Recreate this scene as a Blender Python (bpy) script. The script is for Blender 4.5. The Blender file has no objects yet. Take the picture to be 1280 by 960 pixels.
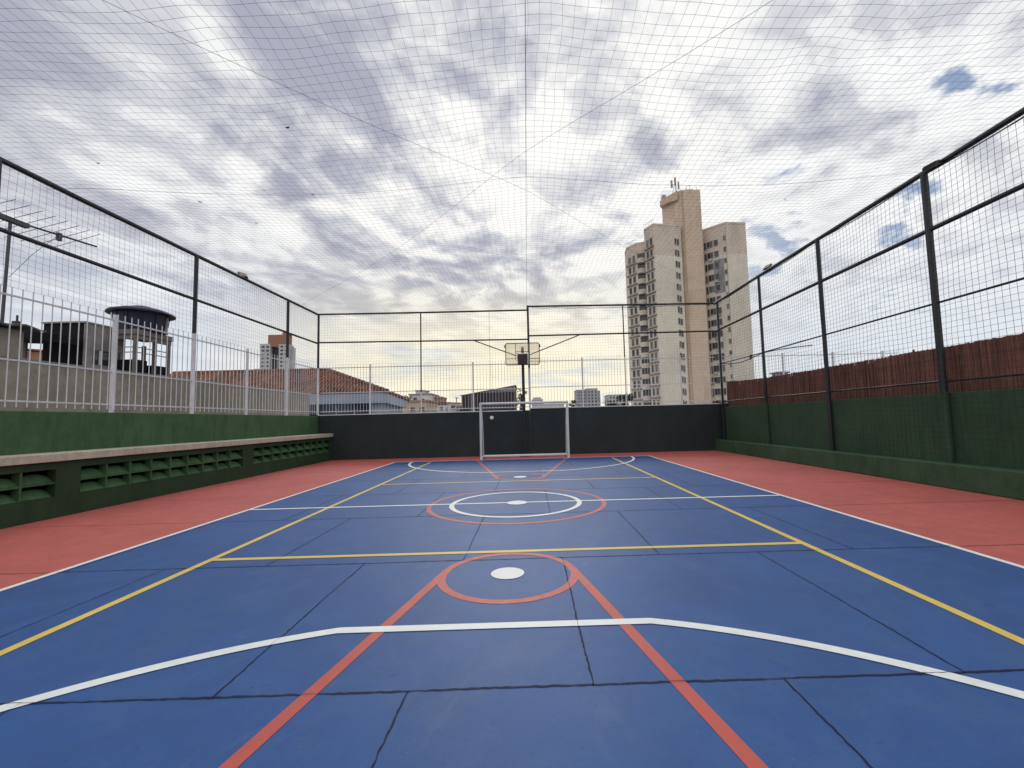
import bpy, bmesh, math, random
from mathutils import Vector, Matrix, noise as mnoise

# ------------------------------------------------------------------ camera
scene = bpy.context.scene
col = scene.collection
cam_d = bpy.data.cameras.new('camera')
cam = bpy.data.objects.new('camera', cam_d)
col.objects.link(cam)
cam_d.sensor_fit = 'HORIZONTAL'
cam_d.sensor_width = 36.0
cam_d.lens = 36.0 * 541.32 / 1280.0
cam_d.shift_x = (640.0 - 665.27) / 1280.0
cam_d.shift_y = (485.41 - 480.0) / 1280.0
cam_d.clip_start = 0.05
cam_d.clip_end = 6000
fw = Vector((0.01381015, 0.99734891, 0.07144535))
rt = Vector((0.99962522, -0.01208195, -0.02456507))
up = Vector((0.02363674, -0.07175782, 0.99714198))
cam.matrix_world = Matrix(((rt.x, up.x, -fw.x, 0), (rt.y, up.y, -fw.y, 0), (rt.z, up.z, -fw.z, 1.4), (0, 0, 0, 1)))
scene.camera = cam

# ------------------------------------------------------------------ light
SUN_EL = math.radians(32)
SUN_AZ = math.radians(-2)          # measured from +Y towards +X: ahead of the camera, behind the cloud
sd = Vector((math.sin(SUN_AZ) * math.cos(SUN_EL), math.cos(SUN_AZ) * math.cos(SUN_EL), math.sin(SUN_EL)))
sun_d = bpy.data.lights.new('sun', 'SUN')
sun_d.energy = 0.8
sun_d.angle = math.radians(25)
sun_d.color = (1.0, 0.97, 0.93)
sun = bpy.data.objects.new('sun', sun_d)
col.objects.link(sun)
sun.rotation_euler = sd.to_track_quat('Z', 'Y').to_euler()
scene.view_settings.view_transform = 'Standard'
scene.view_settings.look = 'None'
scene.view_settings.exposure = 0.0
scene.view_settings.gamma = 1.0


class NT:
    """small helper to write node trees as expressions"""
    def __init__(self, tree):
        self.t = tree
        self.n = tree.nodes
        self.l = tree.links

    def put(self, sock, v):
        if hasattr(v, 'default_value') or hasattr(v, 'is_linked'):
            self.l.new(v, sock)
        else:
            sock.default_value = v

    def math(self, op, a, b=None, c=None, clamp=False):
        n = self.n.new('ShaderNodeMath')
        n.operation = op
        n.use_clamp = clamp
        for i, v in enumerate((a, b, c)):
            if v is not None:
                self.put(n.inputs[i], v)
        return n.outputs[0]

    def sep(self, v):
        n = self.n.new('ShaderNodeSeparateXYZ')
        self.put(n.inputs[0], v)
        return n.outputs

    def comb(self, x, y, z):
        n = self.n.new('ShaderNodeCombineXYZ')
        for i, v in enumerate((x, y, z)):
            self.put(n.inputs[i], v)
        return n.outputs[0]

    def noise(self, vec, scale, detail=4, rough=0.5, dist=0.0):
        n = self.n.new('ShaderNodeTexNoise')
        if vec is not None:
            self.put(n.inputs['Vector'], vec)
        n.inputs['Scale'].default_value = scale
        n.inputs['Detail'].default_value = detail
        n.inputs['Roughness'].default_value = rough
        n.inputs['Distortion'].default_value = dist
        return n.outputs['Fac'], n.outputs['Color']

    def ramp(self, f, stops, interp='LINEAR'):
        n = self.n.new('ShaderNodeValToRGB')
        n.color_ramp.interpolation = interp
        e = n.color_ramp.elements
        while len(e) < len(stops):
            e.new(0.5)
        for k, (p, c) in enumerate(stops):
            e[k].position = p
            e[k].color = (c[0], c[1], c[2], 1) if not isinstance(c, (int, float)) else (c, c, c, 1)
        self.put(n.inputs[0], f)
        return n.outputs[0]

    def mix(self, f, a, b, mode='MIX'):
        n = self.n.new('ShaderNodeMix')
        n.data_type = 'RGBA'
        n.blend_type = mode
        self.put(n.inputs[0], f)
        for s, v in ((n.inputs[6], a), (n.inputs[7], b)):
            if isinstance(v, tuple):
                s.default_value = (v[0], v[1], v[2], 1)
            else:
                self.l.new(v, s)
        return n.outputs[2]

    def smooth(self, v, a, b):
        n = self.n.new('ShaderNodeMapRange')
        n.interpolation_type = 'SMOOTHSTEP'
        self.put(n.inputs[0], v)
        n.inputs[1].default_value = a
        n.inputs[2].default_value = b
        n.inputs[3].default_value = 0
        n.inputs[4].default_value = 1
        return n.outputs[0]

    def vmath(self, op, a, b):
        n = self.n.new('ShaderNodeVectorMath')
        n.operation = op
        self.put(n.inputs[0], a)
        self.put(n.inputs[1], b)
        return n.outputs['Value'] if op == 'DOT_PRODUCT' else n.outputs[0]


world = bpy.data.worlds.new('World')
scene.world = world
world.use_nodes = True
W = NT(world.node_tree)
W.n.clear()
tc = W.n.new('ShaderNodeTexCoord')
d = tc.outputs['Generated']
dx, dy, dz = W.sep(d)
sky = W.n.new('ShaderNodeTexSky')
sky.sky_type = 'NISHITA'
sky.sun_disc = False
sky.sun_elevation = SUN_EL
sky.sun_rotation = SUN_AZ
# a flat cloud deck: direction projected on a high plane
zz = W.math('ADD', W.math('MAXIMUM', dz, 0.0), 0.09)
px = W.math('DIVIDE', dx, zz)
py = W.math('DIVIDE', dy, zz)
p = W.comb(px, py, 0.0)
_, wc = W.noise(p, 1.3, 4, 0.5)
warp = W.vmath('MULTIPLY', W.vmath('SUBTRACT', wc, (0.5, 0.5, 0.5)), (0.5, 0.5, 0.0))
pw = W.vmath('ADD', p, warp)
qx, qy, _z = W.sep(pw)
def along(deg, sx, sy, zoff):
    """coordinates stretched along a bearing (degrees right of straight ahead) on the cloud deck"""
    c, n_ = math.cos(math.radians(deg)), math.sin(math.radians(deg))
    u = W.math('SUBTRACT', W.math('MULTIPLY', qx, c * sx), W.math('MULTIPLY', qy, n_ * sx))
    v = W.math('ADD', W.math('MULTIPLY', qx, n_ * sy), W.math('MULTIPLY', qy, c * sy))
    return W.comb(u, v, zoff)


right = W.smooth(px, -0.45, 0.65)
back = W.smooth(dy, 0.25, -0.45)            # added brightness in the unseen deck behind the camera, lights the facing walls
inv = W.math('SUBTRACT', 1.0, right)
nL, _ = W.noise(along(5, 2.9, 1.5, 3.7), 1.2, 6, 0.56)
nR, _ = W.noise(along(40, 3.0, 1.9, 5.1), 1.15, 6, 0.56)
nB, _ = W.noise(along(24, 1.0, 0.8, 8.3), 6.5, 5, 0.55)
nS, _ = W.noise(p, 0.9, 2, 0.5)
nA = W.math('ADD', W.math('MULTIPLY', nL, inv), W.math('MULTIPLY', nR, right))
thick = W.math('ADD', W.math('ADD', W.math('MULTIPLY', nA, 0.62), W.math('MULTIPLY', nB, 0.38)), W.math('MULTIPLY', W.math('SUBTRACT', nS, 0.5), 0.34))
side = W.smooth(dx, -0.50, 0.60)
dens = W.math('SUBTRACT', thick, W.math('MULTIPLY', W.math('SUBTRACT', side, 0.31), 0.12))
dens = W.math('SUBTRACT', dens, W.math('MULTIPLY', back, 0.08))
cloud = W.ramp(dens, [(0.36, (0.97, 0.98, 0.985)), (0.435, (0.85, 0.865, 0.885)), (0.50, (0.63, 0.645, 0.70)), (0.61, (0.42, 0.43, 0.525))], 'EASE')
# where the deck is thinnest the blue shows through
thr = W.math('ADD', 0.27, W.math('MULTIPLY', W.smooth(dx, -0.05, 0.40), 0.048))
gap = W.smooth(W.math('SUBTRACT', thr, dens), -0.03, 0.045)
blue = W.vmath('ADD', W.vmath('MULTIPLY', sky.outputs[0], (0.25, 0.25, 0.25)), (1.7, 2.4, 4.0))
cl10 = W.vmath('MULTIPLY', cloud, (10.0, 10.0, 10.0))
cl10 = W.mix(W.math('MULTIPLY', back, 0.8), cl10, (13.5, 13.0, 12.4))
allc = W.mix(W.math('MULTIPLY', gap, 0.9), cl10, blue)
# brighter patch where the sun stands behind the cloud
sdot = W.vmath('DOT_PRODUCT', d, (sd.x, sd.y, sd.z))
gl = W.math('MULTIPLY', W.smooth(sdot, 0.80, 1.0), W.smooth(dens, 0.56, 0.42))
allc = W.mix(W.math('MULTIPLY', gl, 0.8), allc, (10.8, 10.6, 10.2))
# clear warm light low over the horizon ahead, paler to the sides
hz = W.math('SUBTRACT', 1.0, W.smooth(dz, 0.10, 0.38))
ahead = W.smooth(W.vmath('DOT_PRODUCT', d, (-0.06, 0.998, 0.0)), 0.80, 0.99)
hcol = W.mix(ahead, (7.6, 8.1, 8.7), (10.8, 9.9, 7.5))
nH, _ = W.noise(W.comb(W.math('MULTIPLY', dx, 2.6), 4.0, W.math('MULTIPLY', dz, 13.0)), 1.7, 4, 0.55)
hcol = W.mix(W.ramp(nH, [(0.30, 0.7), (0.45, 0.0)]), hcol, (6.2, 7.3, 8.4))
hf = W.math('MULTIPLY', hz, W.ramp(nH, [(0.36, 0.85), (0.55, 1.0)]))
allc = W.mix(W.math('MULTIPLY', hf, 0.95), allc, hcol)
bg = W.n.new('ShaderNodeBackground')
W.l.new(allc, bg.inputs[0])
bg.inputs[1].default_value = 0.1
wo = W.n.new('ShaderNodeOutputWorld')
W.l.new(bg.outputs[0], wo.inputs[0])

# ------------------------------------------------------------------ materials
MATS = {}


def mat(name, base, rough=0.7, var=0.15, scale=3.0, var2=None, bump=0.0, bscale=60.0, spec=0.3, metal=0.0, extra=None, rvar=0.08):
    """painted or plain surface: base colour with two layers of uneven tone and a fine relief"""
    if name in MATS:
        return MATS[name]
    m = bpy.data.materials.new(name)
    m.use_nodes = True
    N = NT(m.node_tree)
    b = N.n['Principled BSDF']
    b.inputs['Metallic'].default_value = metal
    b.inputs['Specular IOR Level'].default_value = spec
    co = N.n.new('ShaderNodeTexCoord').outputs['Object']
    f1, _ = N.noise(co, scale, 5, 0.6)
    f2, _ = N.noise(co, scale * 9.0, 4, 0.6)
    lo = tuple(c * (1 - var) for c in base)
    hi = tuple(c * (1 + var) for c in base)
    c = N.ramp(f1, [(0.3, lo), (0.7, hi)])
    v2 = var * 0.6 if var2 is None else var2
    g = N.ramp(f2, [(0.3, 1 - v2), (0.7, 1 + v2)])
    c = N.mix(1.0, c, g, 'MULTIPLY')
    if extra:
        c = extra(N, co, c, b)
    N.l.new(c, b.inputs['Base Color'])
    r = N.ramp(f2, [(0.3, max(0.05, rough - rvar)), (0.7, min(1, rough + rvar))])
    N.l.new(r, b.inputs['Roughness'])
    if bump > 0:
        f3, _ = N.noise(co, bscale, 4, 0.6)
        bp = N.n.new('ShaderNodeBump')
        bp.inputs['Strength'].default_value = bump
        bp.inputs['Distance'].default_value = 0.01
        N.l.new(f3, bp.inputs['Height'])
        N.l.new(bp.outputs[0], b.inputs['Normal'])
    MATS[name] = m
    return m


def court_extra(N, co, c, b):
    # worn patches, rubbed-in dust, shoe scuffs and specks of dirt
    x, y, z = N.sep(co)
    f, _ = N.noise(co, 0.9, 7, 0.66, 0.8)
    c = N.mix(N.ramp(f, [(0.38, 0.0), (0.66, 0.45)]), c, (0.021, 0.056, 0.165))
    g, _ = N.noise(co, 2.6, 7, 0.72, 0.4)
    c = N.mix(N.ramp(g, [(0.47, 0.0), (0.68, 0.38)]), c, (0.056, 0.112, 0.245))
    s, _ = N.noise(N.comb(N.math('MULTIPLY', x, 3.0), N.math('MULTIPLY', y, 1.2), 2.0), 2.2, 8, 0.75, 1.0)
    c = N.mix(N.ramp(s, [(0.56, 0.0), (0.70, 0.30)]), c, (0.080, 0.125, 0.235))
    k, _ = N.noise(co, 22.0, 6, 0.75)
    c = N.mix(N.ramp(k, [(0.56, 0.0), (0.70, 0.45)]), c, (0.018, 0.045, 0.14))
    # dark rubber scuffs: short curved dashes
    q, _ = N.noise(N.comb(N.math('MULTIPLY', x, 2.2), N.math('MULTIPLY', y, 9.0), 11.0), 1.6, 3, 0.5, 2.2)
    r_, _ = N.noise(co, 1.1, 2, 0.5)
    c = N.mix(N.math('MULTIPLY', N.ramp(q, [(0.68, 0.0), (0.72, 0.55)]), N.ramp(r_, [(0.50, 0.0), (0.58, 1.0)])), c, (0.014, 0.026, 0.07))
    w, _ = N.noise(N.comb(x, N.math('MULTIPLY', y, 0.6), 7.0), 60.0, 2, 0.6)
    c = N.mix(N.ramp(w, [(0.72, 0.0), (0.76, 0.55)]), c, (0.16, 0.20, 0.30))
    return c


def red_extra(N, co, c, b):
    f, _ = N.noise(co, 0.8, 5, 0.65, 0.5)
    c = N.mix(N.ramp(f, [(0.42, 0.0), (0.70, 0.45)]), c, (0.30, 0.075, 0.065))
    h, _ = N.noise(co, 4.0, 7, 0.74)
    c = N.mix(N.ramp(h, [(0.50, 0.0), (0.70, 0.40)]), c, (0.47, 0.15, 0.13))
    k, _ = N.noise(co, 40.0, 3, 0.7)
    c = N.mix(N.ramp(k, [(0.60, 0.0), (0.75, 0.35)]), c, (0.30, 0.05, 0.045))
    return c


def wear_extra(N, co, c, b):
    # thinly worn paint
    k, _ = N.noise(co, 30.0, 5, 0.75)
    return N.mix(N.ramp(k, [(0.60, 0.0), (0.78, 0.35)]), c, (0.25, 0.28, 0.36))


def stain_extra(dark, amount=0.6, sc=1.5):
    def f(N, co, c, b):
        x, y, z = N.sep(co)
        k, _ = N.noise(N.comb(N.math('MULTIPLY', x, 3.0), N.math('MULTIPLY', y, 3.0), N.math('MULTIPLY', z, 0.7)), sc, 6, 0.68)
        return N.mix(N.ramp(k, [(0.48, 0.0), (0.72, amount)]), c, dark)
    return f


def wall_extra(dark, pale, amount=0.55):
    drips = stain_extra(dark, amount)
    def f(N, co, c, b):
        c = drips(N, co, c, b)
        x, y, z = N.sep(co)
        d_, _ = N.noise(N.comb(N.math('MULTIPLY', x, 9.0), N.math('MULTIPLY', y, 9.0), N.math('MULTIPLY', z, 0.5)), 1.0, 5, 0.65)
        c = N.mix(N.ramp(d_, [(0.60, 0.0), (0.74, 0.40)]), c, dark)
        m_, _ = N.noise(co, 5.5, 3, 0.55)
        c = N.mix(N.ramp(m_, [(0.64, 0.0), (0.72, 0.22)]), c, pale)
        k, _ = N.noise(co, 45.0, 4, 0.7)
        return N.mix(N.ramp(k, [(0.66, 0.0), (0.74, 0.30)]), c, pale)
    return f


def tile_extra(N, co, c, b):
    x, y, z = N.sep(co)
    w = N.n.new('ShaderNodeTexVoronoi')
    w.inputs['Scale'].default_value = 1.0
    N.l.new(N.comb(N.math('MULTIPLY', x, 4.2), N.math('MULTIPLY', y, 3.0), 0.0), w.inputs['Vector'])
    c = N.mix(0.85, c, N.ramp(N.sep(w.outputs['Color'])[0], [(0.0, (0.10, 0.040, 0.028)), (0.35, (0.17, 0.072, 0.050)), (0.7, (0.25, 0.125, 0.090)), (1.0, (0.20, 0.14, 0.11))]))
    f, _ = N.noise(co, 0.6, 4, 0.6)
    return N.mix(N.ramp(f, [(0.42, 0.0), (0.66, 0.6)]), c, (0.055, 0.038, 0.032))


def brick_extra(N, co, c, b):
    w = N.n.new('ShaderNodeTexBrick')
    w.inputs['Scale'].default_value = 3.0
    w.inputs['Color1'].default_value = (0.28, 0.11, 0.07, 1)
    w.inputs['Color2'].default_value = (0.35, 0.14, 0.09, 1)
    w.inputs['Mortar'].default_value = (0.30, 0.26, 0.22, 1)
    x, y, z = N.sep(co)
    N.l.new(N.comb(N.math('ADD', x, y), z, 0.0), w.inputs['Vector'])
    return N.mix(0.8, c, w.outputs['Color'])


def reed_extra(N, co, c, b):
    x, y, z = N.sep(co)
    f, _ = N.noise(N.comb(0.0, N.math('MULTIPLY', y, 38.0), N.math('MULTIPLY', z, 0.7)), 1.0, 3, 0.6)
    c = N.mix(1.0, c, N.ramp(f, [(0.30, 0.45), (0.5, 0.95), (0.72, 1.75)]), 'MULTIPLY')
    g, _ = N.noise(N.comb(0.0, N.math('MULTIPLY', y, 9.0), N.math('MULTIPLY', z, 2.5)), 1.0, 4, 0.6)
    return N.mix(N.ramp(g, [(0.60, 0.0), (0.75, 0.45)]), c, (0.30, 0.20, 0.14))


M_court = mat('blue_court_paint', (0.025, 0.082, 0.255), 0.50, 0.12, 0.35, 0.07, 0.08, 140, 0.20, extra=court_extra, rvar=0.02)
M_red = mat('red_court_paint', (0.43, 0.100, 0.088), 0.66, 0.10, 0.5, 0.06, 0.35, 120, 0.3, extra=red_extra)
M_white = mat('white_line_paint', (0.68, 0.715, 0.71), 0.5, 0.06, 2.0, 0.05, 0.1, 120, extra=wear_extra)
M_yellow = mat('yellow_line_paint', (0.62, 0.46, 0.10), 0.5, 0.08, 2.0, 0.06, 0.1, 120, extra=wear_extra)
M_redline = mat('red_line_paint', (0.42, 0.080, 0.062), 0.5, 0.08, 2.0, 0.06, 0.1, 120)
M_joint = mat('joint_filler', (0.006, 0.012, 0.040), 0.7, 0.3, 6.0)
M_joint_red = mat('joint_filler_red', (0.20, 0.035, 0.030), 0.7, 0.3, 6.0)
M_green = mat('green_wall_paint', (0.052, 0.110, 0.050), 0.75, 0.18, 1.2, 0.12, 0.5, 50, 0.2, extra=wall_extra((0.020, 0.045, 0.026), (0.085, 0.135, 0.085)))
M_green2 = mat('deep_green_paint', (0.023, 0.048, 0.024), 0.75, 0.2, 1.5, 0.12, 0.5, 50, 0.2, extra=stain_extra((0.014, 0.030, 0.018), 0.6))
M_vent = mat('sky_lit_vent_green', (0.050, 0.115, 0.052), 0.75, 0.2, 1.5, 0.12, 0.5, 50, 0.2, extra=stain_extra((0.018, 0.038, 0.022), 0.6))  # lighter copy of the bench green; sky light on shelves put into colour
M_greenR = mat('right_wall_green_paint', (0.043, 0.086, 0.047), 0.75, 0.16, 1.2, 0.12, 0.5, 50, 0.2, extra=wall_extra((0.022, 0.042, 0.027), (0.065, 0.100, 0.066)))
M_char = mat('charcoal_wall_paint', (0.020, 0.029, 0.032), 0.7, 0.18, 1.0, 0.1, 0.4, 50, 0.25, extra=wall_extra((0.015, 0.021, 0.025), (0.042, 0.050, 0.053), 0.45))
M_stone = mat('bench_stone', (0.44, 0.405, 0.325), 0.65, 0.15, 3.0, 0.15, 0.3, 70, extra=stain_extra((0.22, 0.19, 0.16), 0.5, 3.0))
M_steel = mat('dark_painted_steel', (0.013, 0.016, 0.021), 0.45, 0.25, 4.0, 0.15, 0.1, 90, 0.4)
M_wsteel = mat('white_painted_steel', (0.56, 0.58, 0.61), 0.45, 0.10, 3.0, 0.10, 0.05, 90, 0.4)
M_wpost = mat('pale_painted_post', (0.60, 0.62, 0.66), 0.5, 0.12, 3.0, 0.12, 0.05, 90, 0.35, extra=stain_extra((0.36, 0.34, 0.33), 0.4, 2.0))
M_net = mat('net_twine', (0.035, 0.040, 0.050), 0.85, 0.2, 3.0, spec=0.1)
M_cable = mat('steel_cable', (0.050, 0.050, 0.060), 0.5, 0.2, 3.0, spec=0.4)
M_conc = mat('plastered_concrete', (0.30, 0.265, 0.225), 0.85, 0.16, 0.6, 0.14, 0.5, 30, 0.1, extra=stain_extra((0.14, 0.12, 0.105), 0.55, 0.8))
M_concd = mat('grey_concrete', (0.27, 0.25, 0.24), 0.85, 0.2, 1.0, 0.12, 0.4, 30, 0.1, extra=stain_extra((0.10, 0.095, 0.09), 0.6, 0.9))
M_stand = mat('dark_stand_concrete', (0.17, 0.155, 0.15), 0.85, 0.2, 1.0, 0.12, 0.4, 30, 0.1, extra=stain_extra((0.07, 0.065, 0.06), 0.6, 0.9))
M_dark = mat('near_black_matte', (0.013, 0.013, 0.016), 0.8, 0.25, 1.0, 0.1, 0.3, 30, 0.1)  # plain near-black shared by block front, canopy, housings and bench void
M_tank = mat('blue_tank_plastic', (0.009, 0.012, 0.034), 0.45, 0.2, 1.5, 0.1, 0.05, 30, 0.35)
M_tile = mat('clay_roof_tile', (0.36, 0.14, 0.08), 0.8, 0.2, 1.5, 0.15, 0.3, 20, 0.15, extra=tile_extra)
M_brick = mat('orange_brick', (0.32, 0.13, 0.085), 0.85, 0.15, 0.2, 0.1, extra=brick_extra)
M_bluewall = mat('blue_grey_wall', (0.30, 0.35, 0.44), 0.7, 0.12, 0.6, 0.08, 0.2, 30)
M_bluewin = mat('dark_blue_glazing', (0.020, 0.028, 0.075), 0.15, 0.3, 0.8, spec=0.5)
M_reed = mat('reed_screen', (0.175, 0.085, 0.065), 0.85, 0.15, 0.8, 0.1, 0.6, 90, 0.1, extra=reed_extra)
M_cream = mat('cream_tower_paint', (0.67, 0.615, 0.53), 0.8, 0.08, 0.15, 0.06, 0.2, 3, 0.15, extra=stain_extra((0.33, 0.29, 0.25), 0.35, 0.12))
M_beige = mat('pink_beige_tower_paint', (0.60, 0.51, 0.44), 0.8, 0.08, 0.15, 0.06, 0.2, 3, 0.15, extra=stain_extra((0.30, 0.24, 0.20), 0.35, 0.12))
M_tan = mat('tan_tower_paint', (0.60, 0.475, 0.375), 0.8, 0.08, 0.15, 0.06, 0.2, 3, 0.15, extra=stain_extra((0.28, 0.21, 0.16), 0.5, 0.10))
M_tan2 = mat('darker_tan_paint', (0.44, 0.33, 0.25), 0.8, 0.1, 0.2)
M_greyst = mat('weathered_grey_render', (0.27, 0.27, 0.29), 0.85, 0.25, 0.5, 0.2, extra=stain_extra((0.10, 0.10, 0.115), 0.7, 0.6))
M_glass = mat('window_glass', (0.045, 0.046, 0.056), 0.12, 0.4, 0.4, spec=0.5)
M_curtain = mat('curtained_glass', (0.14, 0.13, 0.12), 0.2, 0.4, 0.8, spec=0.5)
M_glassd = mat('dark_glass', (0.022, 0.022, 0.028), 0.12, 0.4, 0.4, spec=0.5)
M_frame = mat('window_frame_metal', (0.32, 0.29, 0.27), 0.5, 0.15, 2.0)
M_ledge = mat('brown_grey_ledge', (0.30, 0.24, 0.21), 0.8, 0.15, 0.5)  # plain brownish grey of the tower sill bands and drain strip
M_terrac = mat('terracotta_trim', (0.34, 0.20, 0.15), 0.8, 0.15, 0.6)
M_whitew = mat('white_house_paint', (0.60, 0.59, 0.57), 0.8, 0.1, 0.3, extra=stain_extra((0.36, 0.34, 0.32), 0.4, 0.4))
M_peach = mat('peach_house_paint', (0.50, 0.38, 0.30), 0.8, 0.1, 0.3, extra=stain_extra((0.30, 0.23, 0.18), 0.4, 0.4))
M_slat = mat('dark_brown_slats', (0.045, 0.036, 0.040), 0.6, 0.25, 0.8)
M_slatg = mat('grey_slat_panel', (0.16, 0.15, 0.165), 0.6, 0.2, 0.8)
M_far = mat('far_grey_facade', (0.34, 0.34, 0.37), 0.8, 0.1, 0.05)
M_farl = mat('far_pale_facade', (0.46, 0.46, 0.47), 0.8, 0.1, 0.05)
M_ground = mat('city_ground', (0.16, 0.15, 0.14), 0.9, 0.25, 0.03)
M_bark = mat('bark', (0.08, 0.06, 0.045), 0.9, 0.3, 3.0)
M_leafd = mat('dark_foliage', (0.030, 0.048, 0.022), 0.7, 0.5, 1.2, 0.3)
M_leaf = mat('mid_foliage', (0.050, 0.075, 0.030), 0.7, 0.5, 1.2, 0.3)
M_dry = mat('dry_leaf_brown', (0.05, 0.035, 0.025), 0.8, 0.3, 9.0)
M_pad = mat('dark_brown_plate', (0.040, 0.024, 0.030), 0.6, 0.2, 6.0)
M_lampb = mat('floodlight_body', (0.06, 0.06, 0.065), 0.5, 0.2, 8.0, metal=0.3)
M_lampg = mat('floodlight_lens', (0.28, 0.24, 0.20), 0.2, 0.1, 8.0, spec=0.5)
M_discw = mat('white_plastic', (0.72, 0.72, 0.70), 0.4, 0.05, 8.0)
M_alu = mat('dull_aluminium', (0.07, 0.07, 0.08), 0.4, 0.15, 5.0, metal=0.4)
M_sheet = mat('fibre_cement_sheet', (0.10, 0.09, 0.10), 0.8, 0.3, 1.0)

macr = bpy.data.materials.new('clear_acrylic')
macr.use_nodes = True
A = NT(macr.node_tree)
b_ = A.n['Principled BSDF']
b_.inputs['Base Color'].default_value = (0.80, 0.75, 0.66, 1)
b_.inputs['Roughness'].default_value = 0.25
tr_ = A.n.new('ShaderNodeBsdfTransparent')
tr_.inputs[0].default_value = (0.95, 0.93, 0.88, 1)
mx_ = A.n.new('ShaderNodeMixShader')
fA, _ = A.noise(A.n.new('ShaderNodeTexCoord').outputs['Object'], 5.0, 3)
A.l.new(A.ramp(fA, [(0.3, 0.12), (0.7, 0.2)]), mx_.inputs[0])
A.l.new(tr_.outputs[0], mx_.inputs[1])
A.l.new(b_.outputs[0], mx_.inputs[2])
A.l.new(mx_.outputs[0], A.n['Material Output'].inputs[0])
M_acr = macr


# ------------------------------------------------------------------ helpers
class MB:
    """collects boxes, tubes and faces in world coordinates; build() links them as one mesh object"""
    def __init__(self):
        self.v = []
        self.f = []
        self.mi = []
        self.k = 0

    def face(self, pts):
        n = len(self.v)
        self.v += [tuple(q) for q in pts]
        self.f.append(tuple(range(n, n + len(pts))))
        self.mi.append(self.k)

    def box(self, x0, x1, y0, y1, z0, z1):
        self.hexa([(x0, y0, z0), (x1, y0, z0), (x1, y1, z0), (x0, y1, z0), (x0, y0, z1), (x1, y0, z1), (x1, y1, z1), (x0, y1, z1)])

    def hexa(self, c):
        n = len(self.v)
        self.v += [tuple(q) for q in c]
        for q in ((3, 2, 1, 0), (4, 5, 6, 7), (0, 1, 5, 4), (1, 2, 6, 5), (2, 3, 7, 6), (3, 0, 4, 7)):
            self.f.append(tuple(n + i for i in q))
            self.mi.append(self.k)

    def prism(self, poly, z0, z1):
        """poly counter-clockwise seen from above; z1 may be a list per corner"""
        n = len(self.v)
        m = len(poly)
        zt = z1 if isinstance(z1, (list, tuple)) else [z1] * m
        self.v += [(q[0], q[1], z0) for q in poly] + [(q[0], q[1], zt[i]) for i, q in enumerate(poly)]
        self.f.append(tuple(n + m - 1 - i for i in range(m)))
        self.f.append(tuple(n + m + i for i in range(m)))
        self.mi += [self.k, self.k]
        for i in range(m):
            j = (i + 1) % m
            self.f.append((n + i, n + j, n + m + j, n + m + i))
            self.mi.append(self.k)

    def onface(self, p0, p1, t0, t1, z0, z1, o0, o1):
        """a box on a vertical wall running from p0 to p1 (metres t0..t1 along it), o0..o1 out of it (right-hand side)"""
        a = Vector((p0[0], p0[1], 0))
        e = (Vector((p1[0], p1[1], 0)) - a).normalized()
        o = Vector((e.y, -e.x, 0))
        c = []
        for z in (z0, z1):
            for t, w in ((t0, o1), (t1, o1), (t1, o0), (t0, o0)):
                q = a + e * t + o * w
                c.append((q.x, q.y, z))
        self.hexa(c)

    def tube(self, pts, r, n=6, cap=True):
        pts = [Vector(q) for q in pts]
        rs = r if isinstance(r, (list, tuple)) else [r] * len(pts)
        base = len(self.v)
        for i, q in enumerate(pts):
            t = (pts[min(i + 1, len(pts) - 1)] - pts[max(i - 1, 0)]).normalized()
            ref = Vector((0, 0, 1)) if abs(t.z) < 0.9 else Vector((0, 1, 0))
            a = t.cross(ref).normalized()
            b = t.cross(a).normalized()
            for k in range(n):
                an = 2 * math.pi * (k + 0.5) / n
                w = q + (a * math.cos(an) + b * math.sin(an)) * rs[i]
                self.v.append((w.x, w.y, w.z))
        for i in range(len(pts) - 1):
            for k in range(n):
                k2 = (k + 1) % n
                self.f.append((base + i * n + k, base + i * n + k2, base + (i + 1) * n + k2, base + (i + 1) * n + k))
                self.mi.append(self.k)
        if cap:
            self.f.append(tuple(base + k for k in range(n))[::-1])
            self.f.append(tuple(base + (len(pts) - 1) * n + k for k in range(n)))
            self.mi += [self.k, self.k]

    def lathe(self, c, prof, n=28):
        """prof: list of (radius, z) from bottom to top"""
        base = len(self.v)
        for r, z in prof:
            for k in range(n):
                an = 2 * math.pi * k / n
                self.v.append((c[0] + r * math.cos(an), c[1] + r * math.sin(an), z))
        for i in range(len(prof) - 1):
            for k in range(n):
                k2 = (k + 1) % n
                self.f.append((base + i * n + k, base + i * n + k2, base + (i + 1) * n + k2, base + (i + 1) * n + k))
                self.mi.append(self.k)
        self.f.append(tuple(base + k for k in range(n))[::-1])
        self.f.append(tuple(base + (len(prof) - 1) * n + k for k in range(n)))
        self.mi += [self.k, self.k]

    def ribbon(self, pts, w, z):
        """flat painted strip of width w (or per-point list) along pts"""
        P = [Vector((q[0], q[1])) for q in pts]
        ws = w if isinstance(w, (list, tuple)) else [w] * len(P)
        L, R_ = [], []
        for i, q in enumerate(P):
            a = (P[i] - P[i - 1]).normalized() if i > 0 else (P[1] - P[0]).normalized()
            b = (P[i + 1] - P[i]).normalized() if i < len(P) - 1 else a
            t = (a + b).normalized()
            nrm = Vector((-t.y, t.x))
            k = 1.0 / max(0.5, nrm.dot(Vector((-a.y, a.x))))
            L.append(q + nrm * ws[i] * 0.5 * k)
            R_.append(q - nrm * ws[i] * 0.5 * k)
        base = len(self.v)
        self.v += [(q.x, q.y, z) for q in L] + [(q.x, q.y, z) for q in R_]
        n = len(P)
        for i in range(n - 1):
            self.f.append((base + i, base + n + i, base + n + i + 1, base + i + 1))
            self.mi.append(self.k)

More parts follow.
